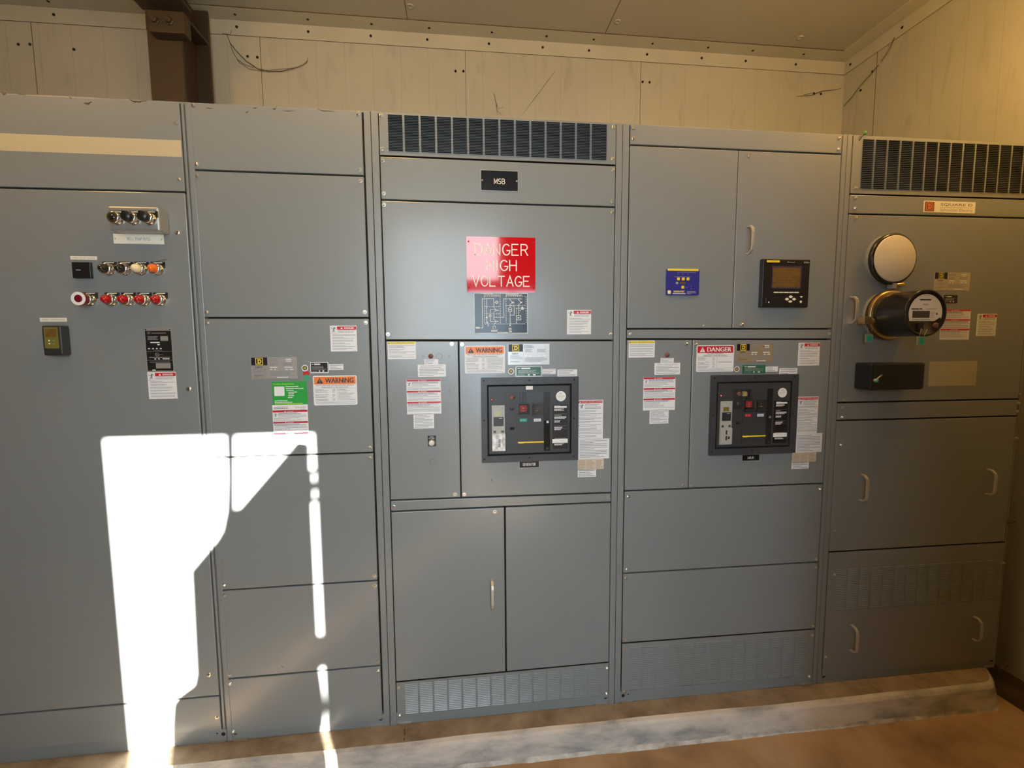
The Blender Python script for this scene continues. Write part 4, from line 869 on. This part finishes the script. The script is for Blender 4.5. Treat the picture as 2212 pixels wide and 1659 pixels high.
for (p, q, t_, lb) in (((1121, 996), (1165, 1009.6), 'GENERATOR', 'small black nameplate engraved GENERATOR under a circuit breaker'), ((1602.2, 982), (1640, 994.7), 'MAIN', 'small black nameplate engraved MAIN under a circuit breaker')):
    r, x0, x1, z0, z1, y = sign('nameplate', lb, p, q, m_signblk, m_silver, .002, 'nameplate'); w, h = x1 - x0, z1 - z0
    b = MB(); b.strokes(t_, (x0 + x1) / 2, (z0 + z1) / 2, h * .36, w * (.62 if len(t_) > 5 else .34), .0013, y, m_white); b.build('lettering', r)
# one-line diagram
r, x0, x1, z0, z1, y = sign('diagram_sign', 'black engraved one line wiring diagram sign under the red danger sign', (1023.5, 633), (1139.8, 720), m_signblk, m_engr, .002, 'sign')
w, h = x1 - x0, z1 - z0; b = MB(); D = lambda u, v: (x0 + w * (u - 195) / 1720, z1 - h * (v - 190) / 1285); lw = .0016
ln = lambda pts, k=1.0: b.poly([D(*p) for p in pts], lw * k, y, m_engr)
def dash(p, q):
    n = max(2, int(math.hypot(q[0] - p[0], q[1] - p[1]) / 70))
    for i in range(n):
        f = lambda t: (p[0] + (q[0] - p[0]) * t, p[1] + (q[1] - p[1]) * t); ln([f(i / n), f((i + .62) / n)])
ln([(385, 1300), (460, 1300), (460, 365), (825, 365), (825, 660)]); ln([(595, 365), (595, 1110)]); ln([(825, 790), (825, 1040)]); ln([(825, 1170), (825, 1240)])
ln([(825, 960), (1145, 960), (1145, 370), (1720, 370)]); ln([(1345, 370), (1345, 420)]); ln([(1345, 530), (1345, 660)]); ln([(1345, 770), (1345, 1200)]); ln([(1625, 370), (1625, 420)]); ln([(1625, 530), (1625, 900)])
ln([(1345, 590), (1480, 590), (1480, 890), (1345, 890)]); ln([(870, 720), (705, 720), (705, 870)]); ln([(705, 950), (705, 1090), (870, 1090)])
for cx_, cy_ in ((825, 660), (825, 1040), (1345, 420), (1625, 420)): b.poly([D(*p) for p in _arc(cx_, cy_ + 60, 60, 60, -80, 80, 8)], lw, y, m_engr)
for cx_, cy_, rr in ((920, 480, 48), (705, 910, 42), (1345, 1215, 26), (595, 960, 28), (1345, 1335, 45)): b.ring(*D(cx_, cy_), w * rr / 1720, w * (rr - 14) / 1720, y, m_engr, 16)
for cx_, cy_ in ((920, 480), (705, 910), (825, 960), (1345, 890), (1345, 370), (1625, 370), (640, 1225), (1670, 740)): b.disc(*D(cx_, cy_), w * 14 / 1720, y, m_engr, 8)
for a in (((1290, 660), (1400, 770)), ((1555, 905), (1690, 1040))): (ua, va), (ub, vb_) = a; ln([(ua, va), (ub, va), (ub, vb_), (ua, vb_), (ua, va)])
for u0, u1, v0, v1 in ((1310, 1380, 700, 735), (1590, 1650, 950, 1000), (890, 975, 720, 745), (890, 975, 1075, 1100), (1410, 1490, 455, 515), (1690, 1750, 455, 510), (1700, 1790, 620, 720), (235, 370, 1265, 1325), (730, 935, 1355, 1420), (1310, 1400, 1390, 1440), (930, 1285, 1430, 1458), (505, 840, 205, 225), (505, 1130, 240, 262), (1210, 1620, 210, 230), (1210, 1740, 240, 265), (1300, 1390, 1320, 1345)):
    p_, q_ = D(u0, v1), D(u1, v0); b.para(p_[0], q_[0], p_[1], q_[1], max(1, int((v1 - v0) / 30)), y, m_engr, .7, .1, .004)
for p_, q_ in (((530, 285), (1030, 285)), ((530, 285), (530, 1170)), ((1030, 285), (1030, 1170)), ((530, 620), (1030, 620)), ((530, 845), (1030, 845)), ((530, 1170), (1860, 1170)), ((1215, 285), (1860, 285)), ((1215, 285), (1215, 1170)), ((1865, 285), (1865, 1170)), ((1215, 577), (1865, 577)), ((1550, 660), (1550, 1170)), ((1550, 670), (1860, 670))): dash(p_, q_)
ln([(790, 1240), (865, 1240), (865, 1340)]); ln([(790, 1240), (790, 1340)]); ln([(575, 1150), (610, 1110), (640, 1150), (640, 1225)]); ln([(838, 480), (872, 480)]); b.build('engraving', r)

# ================================================================ devices on section 4
r = thing('surge_monitor', 'blue square surge monitor panel with yellow top band and small yellow buttons', 'control panel', (1.0, 0, 1.7))
x0, x1, z0, z1 = corners((1438.5, 580.6), (1508, 638.4)); w, h = x1 - x0, z1 - z0
U = lambda px, py: (x0 + w * (px - 285) / 1450, z1 - h * (py - 215) / 1195)
b = MB(); b.rrect(x0, x1, z0, z1, .006, 0, -.006, m_blue); b.rect(x0 + .004, x1 - .004, z1 - h * .08, z1, -.0062, m_yellow)
p_, q_ = U(880, 905), U(1125, 815); b.rect(p_[0], q_[0], p_[1], q_[1], -.0062, m_amber); p_, q_ = U(700, 905), U(810, 810); b.rect(p_[0], q_[0], p_[1], q_[1], -.0062, m_ink)
for (ua, va, ub, vb_, mm) in ((750, 390, 1590, 365, m_ink), (600, 585, 1440, 568, m_ink), (1200, 1260, 1640, 1225, m_ink), (1200, 1310, 1600, 1275, m_ink), (1200, 1355, 1400, 1325, m_ink)):
    p_, q_ = U(ua, va), U(ub, vb_); b.para(p_[0], q_[0], p_[1], q_[1], 1, -.0062, mm, .8, .05, .005)
p_ = U(840, 1240); b.text('SURGELOGIC', p_[0], p_[1], h * .065, -.0064, m_yellow, width=w * .33, bold=.0006, shear=.25); p_, q_ = U(585, 1355), U(1140, 1320); b.para(p_[0], q_[0], p_[1], q_[1], 1, -.0062, m_engr, .8, .05, .004)
p_ = U(420, 1270); dlogo(b, p_[0], p_[1], .0065, -.0064, m_yellow, m_engr)
for uu in (790, 1000, 1215): b.disc(*U(uu, 462), .0015, -.0063, m_ink, 8)
for uu, vv in ((1380, 1005), (1385, 1110), (1190, 1060)): b.disc(*U(uu, vv), .0015, -.0063, m_silver, 8)
b.build('panel_face', r)
for uu, vv in ((810, 672), (1020, 672), (1228, 672), (1010, 1045)):
    x, z = U(uu, vv); b = MB(); b.rrect(x - .0055, x + .0055, z - .0055, z + .0055, .002, -.006, -.0075, m_yellow); b.build('button', r)
# display meter
xa, za = W(1649, 558.5, -.022); xb, zb = W(1745.5, 664, -.022); x0, x1, z0, z1 = xa, xb, zb, za; w, h = x1 - x0, z1 - z0; yy = -.022
r = thing('power_meter', 'black square power meter with amber screen and pale arrow keys on the upper door', 'power meter', ((x0 + x1) / 2, 0, z0))
b = MB(); b.box(x0, x1, yy, 0, z0, z1, m_black)
U = lambda px, py: (x0 + w * (px - 105) / 1315, z1 - h * (py - 120) / 1405)
p_, q_ = U(200, 225), U(560, 165); b.rect(p_[0], q_[0], p_[1], q_[1], yy - .0004, m_yellow); b.text('SQUARE D', (p_[0] + q_[0]) / 2 + .004, (p_[1] + q_[1]) / 2, .0028, yy - .0006, m_inkd)
p_ = U(880, 215); b.text('PowerLogic', p_[0], p_[1], .0045, yy - .0004, m_white, width=w * .16); p_ = U(1310, 215); b.text('ION', p_[0], p_[1], .0055, yy - .0004, m_white, width=w * .10)
p_ = U(480, 1310); b.ring(*p_, .0105, .0085, yy - .0003, m_charcoal, 20)
for uu, vv in ((225, 1262), (225, 1320), (225, 1380)): b.disc(*U(uu, vv), .0018, yy - .0003, m_ink, 8)
b.disc(*U(305, 1380), .0028, yy - .0004, m_white, 10); mt = b.build('meter_case', r, bevel=.003)
b = MB(); p_, q_ = U(360, 975), U(1190, 320); b.rect(p_[0], q_[0], p_[1], q_[1], yy - .0003, mat('screen_edge', (.06, .035, .09), .2)); p_, q_ = U(385, 950), U(1150, 370); b.rect(p_[0], q_[0], p_[1], q_[1], yy - .0005, m_amber)
for vv in (480, 600, 690, 780, 860): p_, q_ = U(430, vv + 12), U(1080, vv - 12); b.para(p_[0], q_[0], p_[1], q_[1], 1, yy - .0007, m_terracotta, .6, .3, .008)
b.build('screen', r)
for i in range(5): p_, q_ = U(430 + i * 144, 1108), U(555 + i * 144, 1075); b = MB(); b.box(p_[0], q_[0], yy - .0015, yy, p_[1], q_[1], m_engr); b.build('key', r)
for uu, vv, hw, hh in ((910, 1215, 62, 36), (808, 1285, 58, 40), (1008, 1285, 56, 40), (905, 1355, 60, 34), (1210, 1215, 42, 22), (1202, 1362, 34, 36)):
    x, z = U(uu, vv); a_, c_ = w * hw / 1315, h * hh / 1405; b = MB(); b.prism([(x - a_, z), (x - a_ * .3, z - c_), (x + a_ * .3, z - c_), (x + a_, z), (x + a_ * .3, z + c_), (x - a_ * .3, z + c_)], yy, yy - .0015, m_engr); b.build('key', r)

# ================================================================ circuit breakers
def A4(zx, zy, y=0.0): return W(1020 + zx * .14467, 800 + zy * .14467, y)
OX, OZ = A4(130, 110)[0], A4(130, 110)[1]
def breaker(dx, dz, label, closed, grey=True):
    r = thing('circuit_breaker', label, 'circuit breaker', (OX + dx + .187, 0, OZ + dz - .326), 'draw-out circuit breakers')
    def A(zx, zy, y=0.0): x, z = A4(zx, zy, y); return x + dx, z + dz
    def R(b, p, q, y0, y1, m, rr=0):
        (xa, za), (xb, zb) = A(*p, y1), A(*q, y1)
        if rr: b.rrect(min(xa, xb), max(xa, xb), min(za, zb), max(za, zb), rr, y0, y1, m)
        else: b.box(min(xa, xb), max(xa, xb), y0, y1, min(za, zb), max(za, zb), m)
    O = [(OX + dx, OZ + dz - .326), (OX + dx + .375, OZ + dz - .326), (OX + dx + .375, OZ + dz), (OX + dx, OZ + dz)]
    I = [A(228, 1268), A(1468, 1228), A(1472, 196), A(226, 210)]
    ix0, ix1, iz0, iz1 = I[0][0], I[1][0], I[0][1] , I[2][1]; iz0 = (I[0][1] + I[1][1]) / 2; iz1 = (I[2][1] + I[3][1]) / 2
    b = MB(); t = -.014
    ox0, ox1, oz0, oz1 = O[0][0], O[1][0], O[0][1], O[2][1]
    b.prism([(ox0, oz0), (ox1, oz0), (ix1, iz0), (ix0, iz0)], -.0002, t, m_bezel); b.prism([(ox1, oz0), (ox1, oz1), (ix1, iz1), (ix1, iz0)], -.0002, t, m_bezel)
    b.prism([(ox1, oz1), (ox0, oz1), (ix0, iz1), (ix1, iz1)], -.0002, t, m_bezel); b.prism([(ox0, oz1), (ox0, oz0), (ix0, iz0), (ix0, iz1)], -.0002, t, m_bezel)
    for p in ((172, 158), (855, 148), (1522, 138), (178, 748), (1520, 716), (182, 1328), (857, 1304), (1516, 1284)): x, z = A(*p, t); b.disc(x, z, .0032, t - .0003, m_hole, 10)
    b.build('bezel', r)
    b = MB(); b.rect(ix0 - .002, ix1 + .002, iz0 - .002, iz1 + .002, -.0006, m_hole)
    fx0, fx1 = ix0 + .0065, ix1 - .007; fz0, fz1 = iz0 + .007, iz1 - .007
    b.box(fx0, fx1, -.012, -.0007, fz0, fz1, m_face)
    y = -.012
    R(b, (512, 332), (668, 642), y, y - .003, m_charcoal); R(b, (520, 650), (668, 1195), y, y - .0006, m_face); R(b, (668, 650), (672, 1195), y, y - .001, m_hole)
    R(b, (680, 335), (1068, 470), y, y - .001, m_bezel if grey else m_face); R(b, (1070, 325), (1162, 745), y, y - .004, m_black); R(b, (1070, 745), (1162, 1200), y, y - .0008, m_hole)
    R(b, (565, 850), (630, 888), y, y - .001, m_hole); R(b, (1200, 515), (1425, 1170), y, y - .0015, m_black)
    b.build('front_face', r)
    # keylock block
    b = MB(); x, z = A(590, 405, y); b.lathe(x, z, [(.0092, y - .003), (.0092, y - .006), (.008, y - .007)], m_terracotta, 24); x, z = A(590, 565, y); b.lathe(x, z, [(.0085, y - .003), (.0085, y - .005)], m_bezel, 24)
    for p in ((545, 488), (633, 486)): x, z = A(*p, y); b.disc(x, z, .002, y - .0033, m_hole, 8)
    x, z = A(625, 405, y); b.lathe(x, z, [(.004, y - .006), (.004, y - .009)], m_charcoal, 12); b.build('key_lock', r)
    # charging handle
    b = MB(); R(b, (705, 335), (808, 485), y, y - .004, m_black); R(b, (712, 345), (745, 475), y - .004, y - .007, m_charcoal); R(b, (768, 345), (800, 475), y - .004, y - .007, m_charcoal); b.build('charging_handle', r)
    # push buttons with clear covers
    for p, q, mm, tx, nm in (((712, 525), (812, 615), m_red, 'O', 'red open button'), ((915, 525), (1015, 610), m_black, 'I', 'black close button')):
        b = MB(); R(b, (p[0] - 15, p[1] - 20), (p[0] + 150, p[1] + 160), y, y - .002, m_black); R(b, p, q, y, y - .006, mm); x, z = A((p[0] + q[0]) / 2, (p[1] + q[1]) / 2 - 5, y - .006); b.text(tx, x, z, .006, y - .0064, m_white)
        x, z = A((p[0] + q[0]) / 2, q[1] - 8, y - .006); b.rect(x - .005, x + .005, z - .0006, z + .0006, y - .0064, m_white)
        o = b.build('push_button', r); o['label'] = nm
        b = MB(); R(b, (p[0] - 15, p[1] - 22), (p[0] + 148, p[1] + 140), y - .009, y - .010, m_smoke); R(b, (p[0] - 18, p[1] + 135), (p[0] + 152, p[1] + 155), y, y - .011, m_charcoal); b.build('button_cover', o)
    b = MB(); R(b, (712, 722), (818, 765), y, y - .0012, m_teal if not closed else m_red); x, z = A(775, 743, y); b.text('OPEN' if not closed else 'CLOSED', x, z, .0032, y - .0015, m_white, width=.008); x, z = A(733, 743, y); b.ring(x, z, .0022, .0013, y - .0015, m_white, 10); b.build('position_flag', r)
    b = MB(); R(b, (920, 722), (1027, 762), y, y - .0012, m_white); (xa, za), (xb, zb) = A(930, 757, y), A(1018, 728, y); b.para(xa, xb, za, zb, 3, y - .0015, m_ink, .4, .2, .003); b.build('charge_flag', r)
    b = MB(); (xa, za), (xb, zb) = A(682, 1086, y), A(1068, 1056, y); b.box(xa, xb, y - .0035, y, za, zb, m_yellow); b.box(xa + .004, xa + .022, y - .004, y, za - .0012, za + .001, m_yellow); b.build('yellow_bar', r)
    # trip unit
    b = MB(); R(b, (292, 525), (490, 1205), y, y - .005, m_tripgrey); yt = y - .005
    R(b, (318, 700), (470, 832), yt, yt - .0006, m_charcoal); R(b, (320, 903), (355, 935), yt, yt - .001, m_black); R(b, (436, 900), (473, 930), yt, yt - .001, m_black)
    (xa, za), (xb, zb) = A(312, 552, yt), A(400, 540, yt); b.text('MICROLOGIC', (xa + xb) / 2, (za + zb) / 2, .0016, yt - .0002, m_inkd, width=xb - xa); x, z = A(447, 568, yt); b.ring(x, z, .0022, .0014, yt - .0002, m_inkd, 12)
    (xa, za), (xb, zb) = A(400, 722, yt), A(455, 708, yt); b.para(xa, xb, za, zb, 1, yt - .0008, m_white, .6, .1, .0015)
    x, z = A(337, 917, yt); b.disc(x, z, .0009, yt - .0012, m_white, 8); x, z = A(455, 915, yt); b.disc(x, z, .0012, yt - .0012, m_white, 8); tu = b.build('trip_unit', r)
    b = MB(); R(b, (320, 605), (468, 685), yt, yt - .0008, m_tripgrey); R(b, (335, 615), (430, 678), yt, yt - .0012, m_lcdpale if grey else m_lcd); b.build('display', tu)
    b = MB(); R(b, (300, 950), (496, 1200), yt, yt - .004, m_clear if grey else m_tripgrey)
    if not grey:
        for p, q in (((385, 985), (410, 1050)), ((385, 1075), (412, 1140)), ((425, 1080), (455, 1120))): R(b, p, q, yt - .004, yt - .005, m_inkd)
    else:
        for p, q in (((392, 1030), (425, 1085)), ((392, 1095), (425, 1150))): R(b, p, q, yt - .004, yt - .005, m_ink)
    b.build('dial_cover', tu)
    # right hand labels
    b = MB(); x, z = A(1325, 386, y); b.lathe(x, z, [(.0195 , y), (.0195, y - .0006)], m_white, 32, False); b.para(x - .006, x + .006, z + .008, z + .013, 2, y - .0009, m_ink, .4, .2, .003); b.para(x - .014, x + .014, z - .005, z + .004, 2, y - .0009, m_lcdpale, .3, .2, .004); b.build('round_label', r)
    b = MB(); yr = y - .0015
    R(b, (1225, 537), (1412, 558), yr, yr - .0003, m_white); R(b, (1197, 1026), (1426, 1080), yr, yr - .0005, m_white)
    for u0, u1, v0, v1, n in ((1225, 1310, 524, 536, 1), (1225, 1370, 568, 605, 3), (1225, 1335, 665, 675, 1), (1225, 1405, 684, 728, 3), (1225, 1320, 745, 780, 2), (1225, 1345, 840, 895, 3), (1225, 1370, 1092, 1122, 3), (1230, 1395, 1010, 1020, 1)):
        (xa, za), (xb, zb) = A(u0, v1, yr), A(u1, v0, yr); b.para(xa, xb, za, zb, n, yr - .0003, m_white, .62, .25, .006)
    for v in (655, 832, 872): (xa, za), (xb, zb) = A(1225, v, yr), A(1415, v, yr); b.rect(xa, xb, za - .0003, za + .0003, yr - .0003, m_ink)
    b.build('data_label', r)
    b = MB(); x, z = A(292, 436, y); b.lathe(x, z, [(.0042, y), (.0042, y - .004)], m_lensred, 14); b.lathe(x, z, [(.0022, y - .004), (.0022, y - .005)], m_white, 10); x, z = A(352, 432, y); b.text('RESET', x, z, .002, y - .0004, m_ink); b.build('reset_button', r)
    if grey: b = MB(); R(b, (802, 235), (905, 287), y, y - .001, m_white, .001); x, z = A(853, 253, y); b.text('NW', x, z, .002, y - .0013, m_ink); b.build('small_label', r)
    b = MB(); (xa, za) = A(1120, 1145, y); b.prism([(xa - .006, za - .009), (xa + .007, za - .009), (xa + .004, za - .001), (xa - .003, za - .001)], y, y - .004, m_charcoal); x, z = A(1122, 770, y); b.box(x - .004, x + .004, y - .006, y, z - .004, z + .005, m_zinc); b.build('racking_shutter', r)
    if closed:
        b = MB(); x, z = A(665, 400, y); b.box(x - .008, x + .006, y - .016, y - .006, z - .009, z + .009, m_padlock); b.tube([(x + .004, y - .011, z - .008), (x + .011, y - .011, z - .004), (x + .011, y - .011, z + .003), (x + .004, y - .011, z + .007)], .0016, m_brass, 6); b.build('key_tag', r)
    return r
breaker(0, 0, 'charcoal draw-out circuit breaker with green open flag above the GENERATOR nameplate', False)
breaker(.9185, -.0035, 'charcoal draw-out circuit breaker with red closed flag above the MAIN nameplate', True, False)

def smudge(parent, pts, w, y=-.0004):
    P = [W(*p) for p in pts]; b = MB(); Q = []
    for i in range(len(P) - 1):
        for k in range(5): t = k / 5; Q.append((P[i][0] * (1 - t) + P[i + 1][0] * t, P[i][1] * (1 - t) + P[i + 1][1] * t + random.uniform(-.0012, .0012)))
    Q.append(P[-1]); n = len(Q); up_ = [(q[0], q[1] + w * (.15 + math.sin(math.pi * i / (n - 1))) * random.uniform(.5, 1)) for i, q in enumerate(Q)]; dn = [(q[0], q[1] - w * (.15 + math.sin(math.pi * i / (n - 1))) * random.uniform(.3, 1)) for i, q in enumerate(Q)]
    b.add([(x, y, z) for x, z in up_] + [(x, y, z) for x, z in dn], [(i, n + i, n + i + 1, i + 1) for i in range(n - 1)], m_smudge); b.build('dirt_smudge', parent)
m_smudge = mat('brown_smudge', (0.10, 0.06, 0.03), 0.9, alpha=.75)
for pts, w_ in (([(180, 222), (190, 225), (199, 220)], .004), ([(276, 212), (287, 219), (300, 221), (319, 217)], .003), ([(150, 209), (155, 214)], .003), ([(2, 201), (14, 203)], .004), ([(36, 203), (58, 205)], .0015)): smudge(pt, pts, w_)
for pts, w_ in (([(445, 234), (460, 235)], .002), ([(530, 244), (538, 240)], .003), ([(545, 233), (556, 234)], .002), ([(588, 235), (595, 236), (598, 228)], .003), ([(608, 239), (640, 240)], .0015), ([(685, 235), (700, 240), (725, 241)], .002)): smudge(P2[0], pts, w_)
smudge(d1, [(330, 567), (350, 562), (367, 560)], .0012); smudge(P2[4], [(607, 1437), (613, 1443)], .002); smudge(dr, [(1062, 1034), (1064, 1040)], .006)
for o in bpy.data.objects:
    if '_org' in o: del o['_org']
